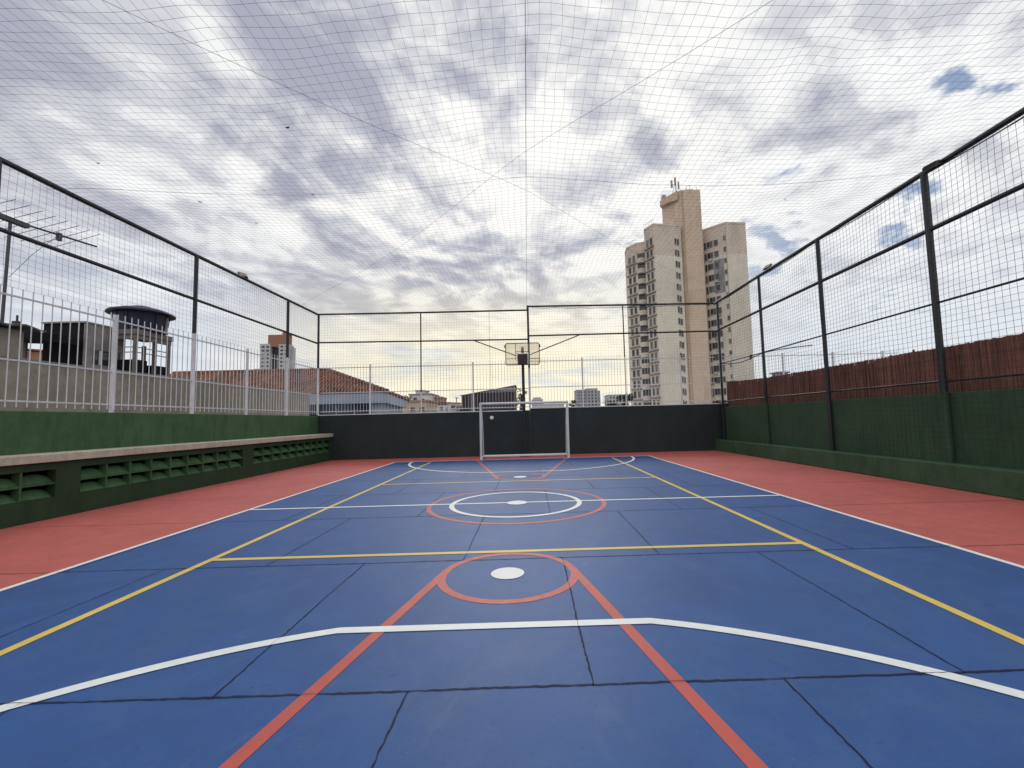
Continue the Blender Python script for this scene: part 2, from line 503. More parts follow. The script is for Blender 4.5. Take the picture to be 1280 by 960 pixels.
    def ring(self, c, r, w, z, n=96):
        base = len(self.v)
        for rr in (r - w / 2, r + w / 2):
            for k in range(n):
                an = 2 * math.pi * k / n
                self.v.append((c[0] + rr * math.cos(an), c[1] + rr * math.sin(an), z))
        for k in range(n):
            k2 = (k + 1) % n
            self.f.append((base + k, base + n + k, base + n + k2, base + k2))
            self.mi.append(self.k)

    def disc(self, c, r, z, n=48):
        self.face([(c[0] + r * math.cos(2 * math.pi * k / n), c[1] + r * math.sin(2 * math.pi * k / n), z) for k in range(n)])

    def build(self, name, mats, parent=None, bevel=0.0, smooth=False):
        off = Vector((0, 0, 0))
        q = parent
        while q is not None:
            off += q.location
            q = q.parent
        me = bpy.data.meshes.new(name)
        me.from_pydata([(a[0] - off.x, a[1] - off.y, a[2] - off.z) for a in self.v], [], self.f)
        ms = mats if isinstance(mats, (list, tuple)) else [mats]
        for m in ms:
            me.materials.append(m)
        if len(ms) > 1:
            me.polygons.foreach_set('material_index', self.mi)
        if smooth:
            me.polygons.foreach_set('use_smooth', [True] * len(me.polygons))
        me.update()
        o = bpy.data.objects.new(name, me)
        col.objects.link(o)
        if parent is not None:
            o.parent = parent
        if bevel > 0:
            bv = o.modifiers.new('bevel', 'BEVEL')
            bv.width = bevel
            bv.segments = 2
            bv.limit_method = 'ANGLE'
        return o


def tag(o, label, cat, group=None):
    o['label'] = label
    o['category'] = cat
    if group:
        o['group'] = group
    return o


def struct(o):
    o['kind'] = 'structure'
    return o


def thing(name, loc, label, cat, group=None):
    o = bpy.data.objects.new(name, None)
    o.empty_display_size = 0.2
    o.location = loc
    col.objects.link(o)
    return tag(o, label, cat, group)


def copy_child(o, parent, loc):
    c = o.copy()
    col.objects.link(c)
    c.parent = parent
    c.location = loc
    return c


rnd = random.Random(7)
YB = 17.15            # face of the far wall
XL, XR = -8.2, 7.75   # faces of the side walls
YN = -2.2             # near end of what is built

# ------------------------------------------------------------------ ground and court
mb = MB(); mb.face([(-2500, -1500, -0.06), (2500, -1500, -0.06), (2500, 3500, -0.06), (-2500, 3500, -0.06)])
struct(mb.build('ground', M_ground))
mb = MB(); mb.box(XL - 0.1, XR + 0.1, YN, YB + 0.1, -0.05, 0.0)
struct(mb.build('court_border', M_red))
mb = MB(); mb.face([(-4.74, -0.7, 0.002), (4.34, -0.7, 0.002), (4.34, 15.56, 0.002), (-4.74, 15.56, 0.002)])
struct(mb.build('court_floor', M_court))

CXc = -0.2
Z1, Z2, Z3, Z4 = 0.0032, 0.0040, 0.0050, 0.0060


def joint_line(m, a, b, w=0.014, step=0.03):
    a = Vector(a); b = Vector(b)
    n = max(3, int((b - a).length / step))
    e = (b - a).normalized()
    nr = Vector((-e.y, e.x))
    pts, ws = [], []
    ph = rnd.random() * 50
    for i in range(n + 1):
        q = a + (b - a) * (i / n)
        j = mnoise.noise(Vector((q.x * 2.1 + ph, q.y * 2.1, ph))) * 0.008 + rnd.uniform(-0.0035, 0.0035)
        pts.append(q + nr * j)
        ws.append(w * max(0.25, 0.85 + 0.5 * mnoise.noise(Vector((q.x * 2 + ph, q.y * 2, 3.0))) + rnd.uniform(-0.3, 0.3)))
    m.ribbon(pts, ws, Z1)
    m.ribbon(pts, [0.22 * k for k in ws], 0.0082)      # hairline where the crack runs on through the paint


mb = MB(); mr = MB()
ys = [0.27, 2.37, 4.47, 6.57, 8.67, 10.77, 12.87, 14.97]
for y in ys:
    joint_line(mb, (-4.70, y), (4.30, y + 0.01), 0.0165)
    joint_line(mr, (-7.6, y + 0.0), (-4.78, y), 0.010)
    joint_line(mr, (4.38, y), (7.4, y), 0.010)
for i in range(len(ys) - 1):
    x0 = -1.665 if i % 2 == 1 else -0.67
    for k in range(-3, 4):
        x = x0 + 1.98 * k
        if -4.66 < x < 4.26:
            joint_line(mb, (x, ys[i]), (x + 0.01, ys[i + 1]), 0.012)
struct(mb.build('court_joints', M_joint))
struct(mr.build('border_joints', M_joint_red))


def arc_pts(cx, cy, r, a0, a1, n=60):
    return [(cx + r * math.cos(a0 + (a1 - a0) * i / n), cy + r * math.sin(a0 + (a1 - a0) * i / n)) for i in range(n + 1)]


# red marks lie lowest, then yellow, then white
mb = MB()
for s, yb, yc in ((1, -0.65, 4.05), (-1, 15.52, 10.85)):
    mb.ring((CXc, yc), 0.60, 0.075, Z2)
    for sx in (-1, 1):
        mb.ribbon([(CXc + sx * 1.60, yb), (CXc + sx * 0.585, yc + s * 0.12)], 0.078, Z2 + 0.00025)
mb.ring((CXc, 7.42), 1.45, 0.075, Z2)
struct(mb.build('red_court_lines', M_redline))
mb = MB()
for x in (-3.37, 2.93):
    mb.ribbon([(x, -0.4), (x, 15.15)], 0.075, Z3)
for y in (4.73, 10.03):
    mb.ribbon([(-3.345, y), (2.905, y)], 0.075, Z3 + 0.00025)
struct(mb.build('yellow_court_lines', M_yellow))
mb = MB()
for x in (-4.70, 4.31):
    mb.ribbon([(x, -0.65), (x, 15.52)], 0.065, Z4)
mb.ribbon([(-4.675, 7.45), (4.285, 7.45)], 0.07, Z4 + 0.00025)
mb.ribbon([(-4.675, 15.53), (-1.75, 15.53)], 0.07, Z4 + 0.00025)
mb.ribbon([(-1.75, 15.53), (4.285, 15.53)], 0.07, Z4 + 0.00025)
mb.ribbon([(-4.675, -0.62), (4.285, -0.62)], 0.07, Z4 + 0.00025)
RA = 3.86
ch = math.acos(1.06 / RA)
near = arc_pts(-0.25, -0.65, RA, 0.02, ch, 50) + arc_pts(-0.25, -0.65, RA, math.pi - ch, math.pi - 0.02, 50)
mb.ribbon(near, 0.082, Z4 + 0.00050)
far = arc_pts(-0.2, 15.52, RA, math.pi + 0.02, math.pi + ch, 50) + arc_pts(-0.2, 15.52, RA, 2 * math.pi - ch, 2 * math.pi - 0.02, 50)
mb.ribbon(far, 0.082, Z4 + 0.00050)
mb.ring((-0.22, 7.42), 1.065, 0.08, Z4 + 0.00075)
mb.disc((CXc - 0.01, 4.07), 0.152, Z4)
mb.disc((CXc, 7.43), 0.17, Z4 + 0.00100)
mb.disc((CXc, 10.72), 0.16, Z4)
struct(mb.build('white_court_lines', M_white))

# ------------------------------------------------------------------ walls round the court
mb = MB(); mb.box(XL - 0.22, XL, YN, YB + 0.2, 0, 1.74)
tag(mb.build('retaining_wall', M_green, bevel=0.012), 'long mid green painted wall behind the stone bench ledge under the white pickets', 'wall')

bench = thing('concrete_bench', (-7.9, 7.4, 0), 'long dark green built-in bench with stone ledge and rows of vent blocks', 'bench')
mb = MB(); yy = YN
while yy < YB - 0.05:
    y2 = min(yy + 1.9, YB)
    mb.box(XL + 0.002, -7.60, yy + 0.002, y2 - 0.002, 0.91, 1.04 + rnd.uniform(-0.002, 0.002))
    yy = y2
mb.build('bench_ledge', M_stone, bench, bevel=0.010)
VG = [(-1.3, 2.55), (2.95, 7.2), (7.6, 11.85), (12.3, 17.0)]
mb = MB()
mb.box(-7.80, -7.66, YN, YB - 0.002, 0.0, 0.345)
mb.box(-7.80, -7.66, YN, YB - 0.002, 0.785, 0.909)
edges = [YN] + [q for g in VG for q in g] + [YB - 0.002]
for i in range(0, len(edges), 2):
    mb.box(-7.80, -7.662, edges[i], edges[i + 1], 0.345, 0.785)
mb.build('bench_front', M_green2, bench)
for g0, g1 in VG:
    mb = MB()
    n = 10 if g1 - g0 > 4.5 else (9 if g1 - g0 > 4 else 8)
    cw = (g1 - g0) / n
    mb.box(-7.80, -7.672, g0, g1, 0.551, 0.579)
    for k in range(1, n):
        y = g0 + k * cw
        mb.box(-7.80, -7.674, y - 0.016, y + 0.016, 0.347, 0.783)
    for k in range(n):
        y0, y1 = g0 + k * cw + 0.017, g0 + (k + 1) * cw - 0.017
        ym = (y0 + y1) / 2
        for z0, z1 in ((0.347, 0.549), (0.581, 0.783)):
            h = z1 - z0
            # curved sloping shelf inside each block
            for q in range(6):
                a, b = q / 6, (q + 1) / 6
                ya, yb_ = y0 + (y1 - y0) * a, y0 + (y1 - y0) * b
                fa = h * (0.72 - 0.22 * (2 * a - 1) ** 2)
                fb = h * (0.72 - 0.22 * (2 * b - 1) ** 2)
                mb.face([(-7.69, ya, z0 + 0.002), (-7.69, yb_, z0 + 0.002), (-7.795, yb_, z0 + fb), (-7.795, ya, z0 + fa)])
    mb.build('vent_panel', M_vent, bench)
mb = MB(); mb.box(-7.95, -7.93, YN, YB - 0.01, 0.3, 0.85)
mb.build('bench_void_shade', M_dark, bench)  # near-black sheet standing in for the shade behind the vent blocks

for x0, x1, zt, lab in ((XL + 0.001, 0.118, 1.745, 'charcoal end wall under the left half of the white fence, slightly lower top'),
                        (0.12, 15.2, 1.825, 'charcoal end wall right of the basketball pole, slightly higher top')):
    w = thing('end_wall', ((x0 + x1) / 2, YB, 0), lab, 'wall')
    mb = MB(); mb.box(x0, x1, YB, YB + 0.18, 0, zt); mb.build('wall', M_char, w, bevel=0.006)
    mb = MB(); mb.box(x0, x1, YB - 0.015, YB + 0.195, zt + 0.002, zt + 0.035); mb.build('coping', M_wpost, w)

rw = thing('boundary_wall', (XR, 7.4, 0), 'long green side wall behind black netting, with a low projecting kerb', 'wall')
mb = MB(); mb.box(XR, XR + 0.2, YN, YB - 0.002, 0, 1.70); mb.build('wall', M_greenR, rw, bevel=0.012)
mb = MB(); mb.box(7.43, XR - 0.002, YN, YB - 0.002, 0, 0.43); mb.build('kerb', M_greenR, rw, bevel=0.02)


# ------------------------------------------------------------------ white picket fences
def picket_fence(label, p0, p1, post_ts, zb, zt, rails, pitch, pr, skip_posts=()):
    p0 = Vector((p0[0], p0[1], 0)); p1 = Vector((p1[0], p1[1], 0))
    L = (p1 - p0).length
    e = (p1 - p0) / L
    mid = (p0 + p1) / 2
    t = thing('picket_fence', (mid.x, mid.y, zb), label, 'fence')
    proto = None
    for s in post_ts:
        q = p0 + e * s
        if proto is None:
            m = MB(); m.box(q.x - 0.028, q.x + 0.028, q.y - 0.028, q.y + 0.028, zb, zt + 0.03)
            proto = m.build('post', M_wpost, t, bevel=0.004)
            pq = q
        else:
            copy_child(proto, t, q - pq)
    for z in rails:
        m = MB()
        o = Vector((-e.y, e.x, 0)) * 0.012
        a, b = p0, p1
        m.hexa([tuple(a - o + Vector((0, 0, z - 0.014))), tuple(b - o + Vector((0, 0, z - 0.014))), tuple(b + o + Vector((0, 0, z - 0.014))), tuple(a + o + Vector((0, 0, z - 0.014))),
                tuple(a - o + Vector((0, 0, z + 0.014))), tuple(b - o + Vector((0, 0, z + 0.014))), tuple(b + o + Vector((0, 0, z + 0.014))), tuple(a + o + Vector((0, 0, z + 0.014)))])
        m.build('rail', M_wsteel, t)
    proto = None
    n = int(L / pitch)
    for k in range(1, n + 1):
        q = p0 + e * (k * pitch)
        if any(abs(k * pitch - s) < 0.06 for s in post_ts) or any(abs(k * pitch - s) < 0.06 for s in skip_posts):
            continue
        if proto is None:
            m = MB(); m.tube([(q.x, q.y, zb + 0.06), (q.x, q.y, zt + 0.06)], pr, 6)
            proto = m.build('picket', M_wsteel, t)
            pq = q
        else:
            copy_child(proto, t, q - pq + Vector((0, 0, rnd.uniform(-0.008, 0.008))))
    return t


# left: frame posts of the net cage stand at Y 6.66, 10.78, 14.99
LPY = [2.5, 6.66, 10.78, 14.99]
picket_fence('white picket fence standing on the green wall over the bench', (XL - 0.06, 2.4), (XL - 0.06, YB + 0.06),
             [2.15, 6.32, 10.47], 1.74, 3.68, (1.90, 2.56, 3.60), 0.152, 0.0085, [0.1, 4.26, 8.38, 12.59, 14.7])
picket_fence('white picket fence on the end wall left of the basketball pole', (XL + 0.03, YB + 0.09), (0.10, YB + 0.09),
             [1.97, 6.06], 1.78, 3.72, (1.90, 2.64, 3.63), 0.122, 0.0062, [4.0, 8.2])
picket_fence('white picket fence on the end wall right of the basketball pole', (0.14, YB + 0.09), (7.62, YB + 0.09),
             [2.12, 6.08], 1.86, 3.80, (1.98, 2.68, 3.72), 0.122, 0.0062, [0.0, 3.84, 7.5])
picket_fence('white picket fence running on past the corner behind the reed screen', (7.78, YB + 0.09), (15.1, YB + 0.09),
             [0.55, 2.6, 4.65, 6.7], 1.86, 3.80, (1.98, 2.68, 3.72), 0.135, 0.0062)


# ------------------------------------------------------------------ net cage frames
def frame(label, loc):
    return thing('net_frame', loc, label, 'frame')


def fpart(t, name, pts, r, m=None, n=8):
    b = MB(); b.tube(pts, r, n)
    return b.build(name, m or M_steel, t, smooth=False)


def fpost(t, x, y, z0, z1, r, zpaint, m_low):
    p = fpart(t, 'post', [(x, y, zpaint), (x, y, z1)], r)
    if m_low is not None:
        b = MB(); b.tube([(x, y, z0), (x, y, zpaint)], r * 1.04, 8)
        b.build('painted_base', m_low, p)
    return p


ZL = 5.72
fl = frame('black steel net frame over the bench on the left, posts white below the picket tops', (XL - 0.06, 7.4, 1.74))
for y in LPY:
    fpost(fl, XL - 0.05, y, 1.74, ZL, 0.047, 3.74, M_wpost)
fpart(fl, 'rail', [(XL - 0.05, YN, ZL), (XL - 0.05, 8, ZL - 0.005), (XL - 0.05, YB, ZL + 0.07)], 0.045)
fpart(fl, 'rail', [(XL - 0.05, YN, 4.585), (XL - 0.05, YB - 0.05, 4.62)], 0.036)

fb = frame('black steel net frame standing on the left half of the end wall', (-4.1, YB + 0.05, 1.78))
fpost(fb, XL - 0.03, YB + 0.02, 1.78, ZL + 0.09, 0.042, 3.62, M_wpost)
fpost(fb, -4.17, YB + 0.05, 1.78, 5.78, 0.026, 2.6, M_wpost)
fpart(fb, 'rail', [(XL - 0.03, YB + 0.05, 5.80), (-4, YB + 0.05, 5.79), (0.1, YB + 0.05, 5.80)], 0.034)
fpart(fb, 'rail', [(XL - 0.03, YB + 0.05, 4.66), (-4, YB + 0.05, 4.63), (0.1, YB + 0.05, 4.61)], 0.030)

fr_ = frame('black steel net frame on the right half of the end wall, one step higher', (4.0, YB + 0.05, 1.86))
fpost(fr_, 0.135, YB + 0.03, 1.80, 5.98, 0.045, 3.45, M_wpost)
fpost(fr_, 3.98, YB + 0.06, 1.86, 5.94, 0.024, 3.82, M_wpost)
fpart(fr_, 'rail', [(0.14, YB + 0.05, 5.95), (4, YB + 0.05, 5.93), (7.8, YB + 0.05, 5.92)], 0.036)
fpart(fr_, 'rail', [(0.14, YB + 0.05, 4.75), (7.8, YB + 0.05, 4.78)], 0.032)
fpart(fr_, 'wire', [(0.3 + k * 0.5, YB + 0.02, 5.89 - 0.07 * math.sin(k / 15 * math.pi) ** 2 - 0.03 * math.sin(k * 1.7) ** 2) for k in range(16)], 0.008)

XF = 7.66
frr = frame('black steel net frame before the reed screen, posts down to the right kerb', (XF, 7.4, 0.43))
for y, zp, ml in ((16.86, 1.72, M_char), (13.78, 1.72, M_greenR), (10.9, 0.43, None), (7.86, 1.72, M_greenR), (4.8, 1.72, M_greenR)):
    fpost(frr, XF + 0.02, y, 0.43, 5.88, 0.062 if y < 9 else (0.052 if y < 12 else 0.042), zp if ml else 0.43, ml)
fpart(frr, 'rail', [(XF + 0.02, YN, 5.93), (XF + 0.02, 8, 5.90), (XF + 0.02, YB, 5.88)], 0.050)
fpart(frr, 'rail', [(XF + 0.02, YN, 4.80), (XF + 0.02, YB, 4.76)], 0.042)
fpart(frr, 'rail', [(XF + 0.04, YN, 3.38), (XF + 0.04, 14.4, 3.38), (XF + 0.04, YB, 3.42)], 0.020)
fpart(frr, 'rail', [(XF + 0.04, YN, 1.905), (XF + 0.04, YB, 1.92)], 0.022)
pts = []
for k in range(60):
    y = 2 + 15 * k / 59
    pts.append((XF - 0.02, y, 5.84 - 0.05 * abs(math.sin((y - 7.86) / 3.04 * math.pi))))
fpart(frr, 'cable', pts, 0.010)
cw = thing('cable', (XF, 15.4, 3.4), 'sagging dark cable tied along the net near the far right corner', 'cable')
fpart(cw, 'wire', [(XF + 0.03, 16.8, 3.40), (XF + 0.03, 15.9, 3.28), (XF + 0.03, 15.2, 3.24), (XF + 0.03, 14.5, 3.30), (XF + 0.03, 13.8, 3.36), (XF + 0.03, 12.9, 3.33), (XF + 0.03, 11.4, 3.20)], 0.014, M_cable)
fpart(cw, 'knot', [(XF + 0.03, 14.62, 3.26), (XF + 0.03, 14.55, 3.42)], 0.03, M_cable)


# ------------------------------------------------------------------ nets
def net(name, label, f, nu, nv, r, seg_u, seg_v, jit=0.0, knots=0.0, base=(0, 0, 0)):
    """f(u, v) -> point, u and v in 0..1; strands along both directions"""
    m = MB()
    def pt(a, b):
        q = Vector(f(a, b))
        if jit:
            k = Vector((q.x * 1.7, q.y * 1.7, q.z * 1.7))
            q += Vector((mnoise.noise(k + Vector((9, 0, 0))), mnoise.noise(k + Vector((0, 17, 0))), mnoise.noise(k + Vector((0, 0, 31))))) * jit
        return q
    for i in range(nu + 1):
        a = i / nu
        m.tube([pt(a, k / seg_v) for k in range(seg_v + 1)], r, 3, False)
    for j in range(nv + 1):
        b = j / nv
        m.tube([pt(k / seg_u, b) for k in range(seg_u + 1)], r, 3, False)
    if knots:
        for i in range(nu + 1):
            for j in range(nv + 1):
                q = pt(i / nu, j / nv)
                n = len(m.v)
                k = knots
                m.v += [(q.x + k, q.y, q.z), (q.x, q.y + k, q.z), (q.x - k, q.y, q.z), (q.x, q.y - k, q.z), (q.x, q.y, q.z + k), (q.x, q.y, q.z - k)]
                for s in ((0, 1, 4), (1, 2, 4), (2, 3, 4), (3, 0, 4), (1, 0, 5), (2, 1, 5), (3, 2, 5), (0, 3, 5)):
                    m.f.append(tuple(n + z for z in s)); m.mi.append(0)
    t = thing(name, base, label, 'net')
    m.build('mesh', M_net, t)
    return t


NX0, NX1, NY0, NY1 = XL - 0.03, XF + 0.02, -0.4, YB + 0.03


def ceil_z(x, y):
    # hung from the frame, lifted along the ridge cable and sagging between the cables
    tx = (x - NX0) / (NX1 - NX0)
    edge = 5.70 + tx * 0.18
    d = abs(x - 0.08)
    belly = 0.20 * math.sin(math.pi * min(1, d / 7.7)) ** 1.3
    fy = math.sin(math.pi * min(max((y + 2.2) / 19.3, 0), 1)) ** 0.5
    return edge - belly * fy - 0.10 * fy + 0.05 * math.exp(-(d / 1.3) ** 2) * fy


def ceil_f(a, b):
    x = NX0 + (NX1 - NX0) * a
    y = NY0 + (NY1 - NY0) * b
    return (x, y, ceil_z(x, y))


net('ceiling_net', 'wide black mesh net stretched overhead across the whole court', ceil_f, 126, 140, 0.0014, 126, 140, 0.035, 0.0032, (0, 8, 5.7))
net('side_net', 'black mesh net in the left frame above the white pickets', lambda a, b: (XL - 0.01 + 0.02 * math.sin(a * 60), -0.4 + (YB + 0.4) * a, 3.72 + (ZL - 3.72 + 0.03 * a) * b), 166, 19, 0.0019, 166, 20, 0.015, 0, (XL, 8, 3.7))
net('side_net', 'black mesh net hanging down to the green kerb on the right', lambda a, b: (XF - 0.035 + 0.02 * math.sin(a * 50 + b * 4), -0.4 + (YB + 0.4) * a, 0.46 + (5.87 - 0.46) * b), 166, 52, 0.0029, 166, 52, 0.015, 0, (XF, 8, 0.45))
net('side_net', 'black mesh net in the end frame left of the basketball pole', lambda a, b: (XL + (0.12 - XL) * a, YB + 0.0 + 0.015 * math.sin(a * 40), 3.0 + (5.78 - 3.0) * b), 76, 26, 0.0018, 76, 26, 0.012, 0, (-4, YB, 3.0))
net('side_net', 'black mesh net in the end frame in front of the tall tower', lambda a, b: (0.15 + (7.68 - 0.15) * a, YB + 0.0 + 0.015 * math.sin(a * 40), 3.1 + (5.92 - 3.1) * b), 71, 26, 0.0018, 71, 26, 0.012, 0, (4, YB, 3.1))


def cable(label, pts, r=0.0022):
    m = MB(); m.tube(pts, r, 5)
    o = m.build('overhead_cable', M_cable)
    return tag(o, label, 'cable', 'cables holding the overhead net')


def on_ceiling(a, b, n=40, dz=-0.012):
    P = []
    for i in range(n + 1):
        t = i / n
        x = a[0] + (b[0] - a[0]) * t; y = a[1] + (b[1] - a[1]) * t
        P.append((x, y, ceil_z(x, y) + dz))
    return P


cable('diagonal cable under the net, running to the far right corner by the tower', on_ceiling((NX0 + 0.05, -0.4), (NX1 - 0.05, 15.5)))
cable('diagonal cable under the net, running to the far left corner of the cage', on_ceiling((NX1 - 0.9, -0.4), (NX0 + 0.05, 15.5)))
cable('cross cable under the net, from the left rail straight to the right rail', on_ceiling((NX0, 7.35), (NX1, 7.55)))
cable('ridge cable along the middle of the net to the top of the centre post', on_ceiling((0.085, -0.4), (0.085, YB), 40, 0.006), 0.0035)
# drop cord in the end net
m = MB(); m.tube([(-1.42, YB - 0.03, 5.79), (-1.43, YB - 0.03, 4.6), (-1.40, YB - 0.03, 3.4), (-1.40, YB - 0.03, 2.5)], 0.006, 5)
tag(m.build('drop_cord', M_cable), 'thin dark cord hanging down the end net left of the backboard', 'cord')
# dry leaves caught in the net
for x, y, lab in ((-6.63, 6.6, 'dry leaf in the overhead net nearest the left rail'), (-5.4, 8.6, 'dry leaf in the net deepest among the leaves over the bench side'),
                  (-3.2, 5.72, 'largest dark leaf in the overhead net, high up left of centre'), (-3.7, 7.45, 'dry leaf in the net close to the cross cable left of centre'),
                  (-5.9, 7.75, 'dry leaf in the overhead net just past the cross cable on the left'), (5.2, 8.2, 'lone dry leaf in the net on the tower side'),
                  (-1.7, 14.5, 'dry leaf over the far end, left one of a close pair'), (-1.5, 14.45, 'dry leaf over the far end, right one of a close pair')):
    m = MB()
    a0 = rnd.random() * 6
    z = ceil_z(x, y) + 0.012
    s = rnd.uniform(0.018, 0.032)
    ring = [(x + s * math.cos(a0) * c - s * 0.5 * math.sin(a0) * q, y + s * math.sin(a0) * c + s * 0.5 * math.cos(a0) * q, z + 0.012 * w)
            for c, q, w in ((1.3, 0, 1.5), (0.5, 0.8, 0), (-0.5, 0.9, 0), (-1.2, 0, 1), (-0.5, -0.9, 0), (0.5, -0.8, 0))]
    m.face(ring)
    m.face([(q[0], q[1], q[2] - 0.004) for q in ring][::-1])
    tag(m.build('dry_leaf', M_dry), lab, 'leaf', 'dry leaves caught in the overhead net')


# ------------------------------------------------------------------ floodlights
def floodlight(label, x, y, z, yaw, tilt, s=1.0):
    t = thing('floodlight', (x, y, z), label, 'floodlight')
    R = Matrix.Rotation(yaw, 3, 'Z') @ Matrix.Rotation(tilt, 3, 'X')
    def bx(m, x0, x1, y0, y1, z0, z1):
        m.hexa([tuple(Vector((x, y, z)) + R @ Vector(q) * s) for q in ((x0, y0, z0), (x1, y0, z0), (x1, y1, z0), (x0, y1, z0), (x0, y0, z1), (x1, y0, z1), (x1, y1, z1), (x0, y1, z1))])
    m = MB(); bx(m, -0.13, 0.13, -0.03, 0.03, 0.03, 0.22)
    for k in range(6):
        bx(m, -0.11 + k * 0.04, -0.10 + k * 0.04, 0.032, 0.05, 0.05, 0.20)
    m.build('housing', M_lampb, t)
    m = MB(); bx(m, -0.115, 0.115, -0.036, -0.031, 0.045, 0.205); m.build('lens', M_lampg, t)
    m = MB(); m.tube([(x, y, z - 0.02), (x, y, z + 0.03)], 0.02, 6)
    bx(m, -0.15, -0.135, -0.012, 0.012, 0.0, 0.14); bx(m, 0.135, 0.15, -0.012, 0.012, 0.0, 0.14); bx(m, -0.15, 0.15, -0.012, 0.012, -0.012, 0.0)
    m.build('bracket', M_steel, t)
    return t


floodlight('small floodlight on the top rail over the bench on the left', XL - 0.05, 12.6, ZL + 0.06, math.radians(60), math.radians(-35), 0.85)
floodlight('small floodlight on the far part of the right top rail beside the tower', XF + 0.02, 13.3, 5.96, math.radians(-70), math.radians(-40), 0.85)
floodlight('floodlight hung under the right top rail at the nearest post', XF - 0.02, 7.55, 5.90, math.radians(-80), math.radians(110), 0.9)

# ------------------------------------------------------------------ goal
g = thing('goal', (-0.1, 15.62, 0), 'white steel futsal goal without a net at the far end of the court', 'goal')
GX0, GX1, GY, GZ = -1.66, 1.46, 15.62, 2.0
for x in (GX0, GX1):
    m = MB(); m.tube([(x, GY, 0), (x, GY, GZ + 0.04)], 0.045, 12); m.build('post', M_wsteel, g)
m = MB(); m.tube([(GX0 - 0.04, GY, GZ), (GX1 + 0.04, GY, GZ)], 0.044, 12); m.build('crossbar', M_wsteel, g)
m = MB(); m.tube([(GX0, GY + 0.9, 0.05), (GX1, GY + 0.9, 0.05)], 0.05, 10); m.build('ground_bar', M_wsteel, g)
for x in (GX0, GX1):
    m = MB(); m.tube([(x, GY + 0.03, 0.05), (x, GY + 0.9, 0.05)], 0.03, 8); m.build('side_bar', M_wsteel, g)
    m = MB(); m.tube([(x, GY + 0.02, GZ - 0.05), (x, GY + 0.35, GZ - 0.12), (x, GY + 0.62, GZ - 0.6), (x, GY + 0.9, 0.06)], 0.016, 8); m.build('stanchion', M_wsteel, g)

# ------------------------------------------------------------------ basketball stand
bs = thing('basketball_stand', (-0.1, 16.55, 0), 'black basketball pole with clear framed backboard braced to the end frame', 'basketball hoop')
m = MB(); m.tube([(-0.10, 16.62, 0), (-0.11, 16.62, 4.2)], 0.058, 12); m.build('pole', M_steel, bs)
m = MB(); m.box(-0.28, 0.08, 16.45, 16.8, 0.0, 0.02); m.build('base_plate', M_steel, bs)
BX0, BX1, BZ0, BZ1, BYf = -0.755, 0.53, 3.485, 4.315, 16.40


def rrect(x0, x1, z0, z1, r, n=6):
    P = []
    for cx, cz, a in ((x1 - r, z0 + r, -90), (x1 - r, z1 - r, 0), (x0 + r, z1 - r, 90), (x0 + r, z0 + r, 180)):
        for k in range(n + 1):
            an = math.radians(a + 90 * k / n)
            P.append((cx + r * math.cos(an), cz + r * math.sin(an)))
    return P


P = rrect(BX0, BX1, BZ0, BZ1, 0.07)
m = MB()
m.face([(x, BYf, z) for x, z in P])
m.face([(x, BYf + 0.012, z) for x, z in P][::-1])
m.build('backboard', M_acr, bs)
m = MB(); m.tube([(x, BYf - 0.004, z) for x, z in P] + [(P[0][0], BYf - 0.004, P[0][1])], 0.016, 6, False); m.build('board_frame', M_steel, bs)
xm = -0.11
m = MB()
for z, a, b in ((3.99, xm - 0.26, xm + 0.26), (3.72, BX0, xm - 0.26), (3.72, xm + 0.26, BX1)):
    m.box(a, b, BYf - 0.012, BYf - 0.002, z - 0.010, z + 0.010)
for x in (xm - 0.26, xm + 0.26):
    m.box(x - 0.010, x + 0.010, BYf - 0.012, BYf - 0.002, 3.66, BZ1)
m.build('board_bracing', M_steel, bs)
m = MB()
for k in range(2):
    m.box(xm - 0.15, xm + 0.2, BYf - 0.014, BYf - 0.003, 4.10 + 0.1 * k, 4.112 + 0.1 * k)
m.box(xm - 0.225, xm + 0.225, BYf - 0.015, BYf - 0.003, 3.895, 3.93)
for s in (-1, 1):
    m.box(xm + s * 0.205 - 0.018, xm + s * 0.205 + 0.018, BYf - 0.015, BYf - 0.003, 3.62, 3.893)
m.build('target_square', M_white, bs)
m = MB(); m.box(xm - 0.185, xm + 0.185, BYf - 0.075, BYf - 0.017, BZ0 + 0.005, 3.885); m.build('mounting_plate', M_pad, bs, bevel=0.006)
m = MB(); m.box(xm - 0.06, xm + 0.06, BYf + 0.014, 16.62, 3.75, 3.85); m.box(xm - 0.05, xm + 0.05, BYf + 0.014, 16.62, 4.02, 4.10); m.build('arm', M_steel, bs)
for a, b in (((-2.06, YB - 0.02, 4.60), (-0.36, BYf + 0.1, 3.85)), ((2.22, YB - 0.02, 4.74), (0.06, BYf + 0.1, 3.84))):
    m = MB(); m.tube([a, b], 0.020, 6); m.build('brace', M_steel, bs)
for x in (BX0 - 0.02, BX1 + 0.02):
    m = MB(); m.box(x - 0.025, x + 0.025, BYf - 0.03, BYf + 0.04, 4.15, 4.25); m.build('corner_clip', M_steel, bs)

m = MB()
m.tube([(-1.385, YB - 0.05, 1.50), (-1.385, YB - 0.02, 1.50), (-1.385, YB + 0.001, 1.50)], [0.05, 0.075, 0.08], 20)
tag(m.build('wall_disc', M_discw), 'small round white cover on the charcoal wall inside the goal', 'wall cover')

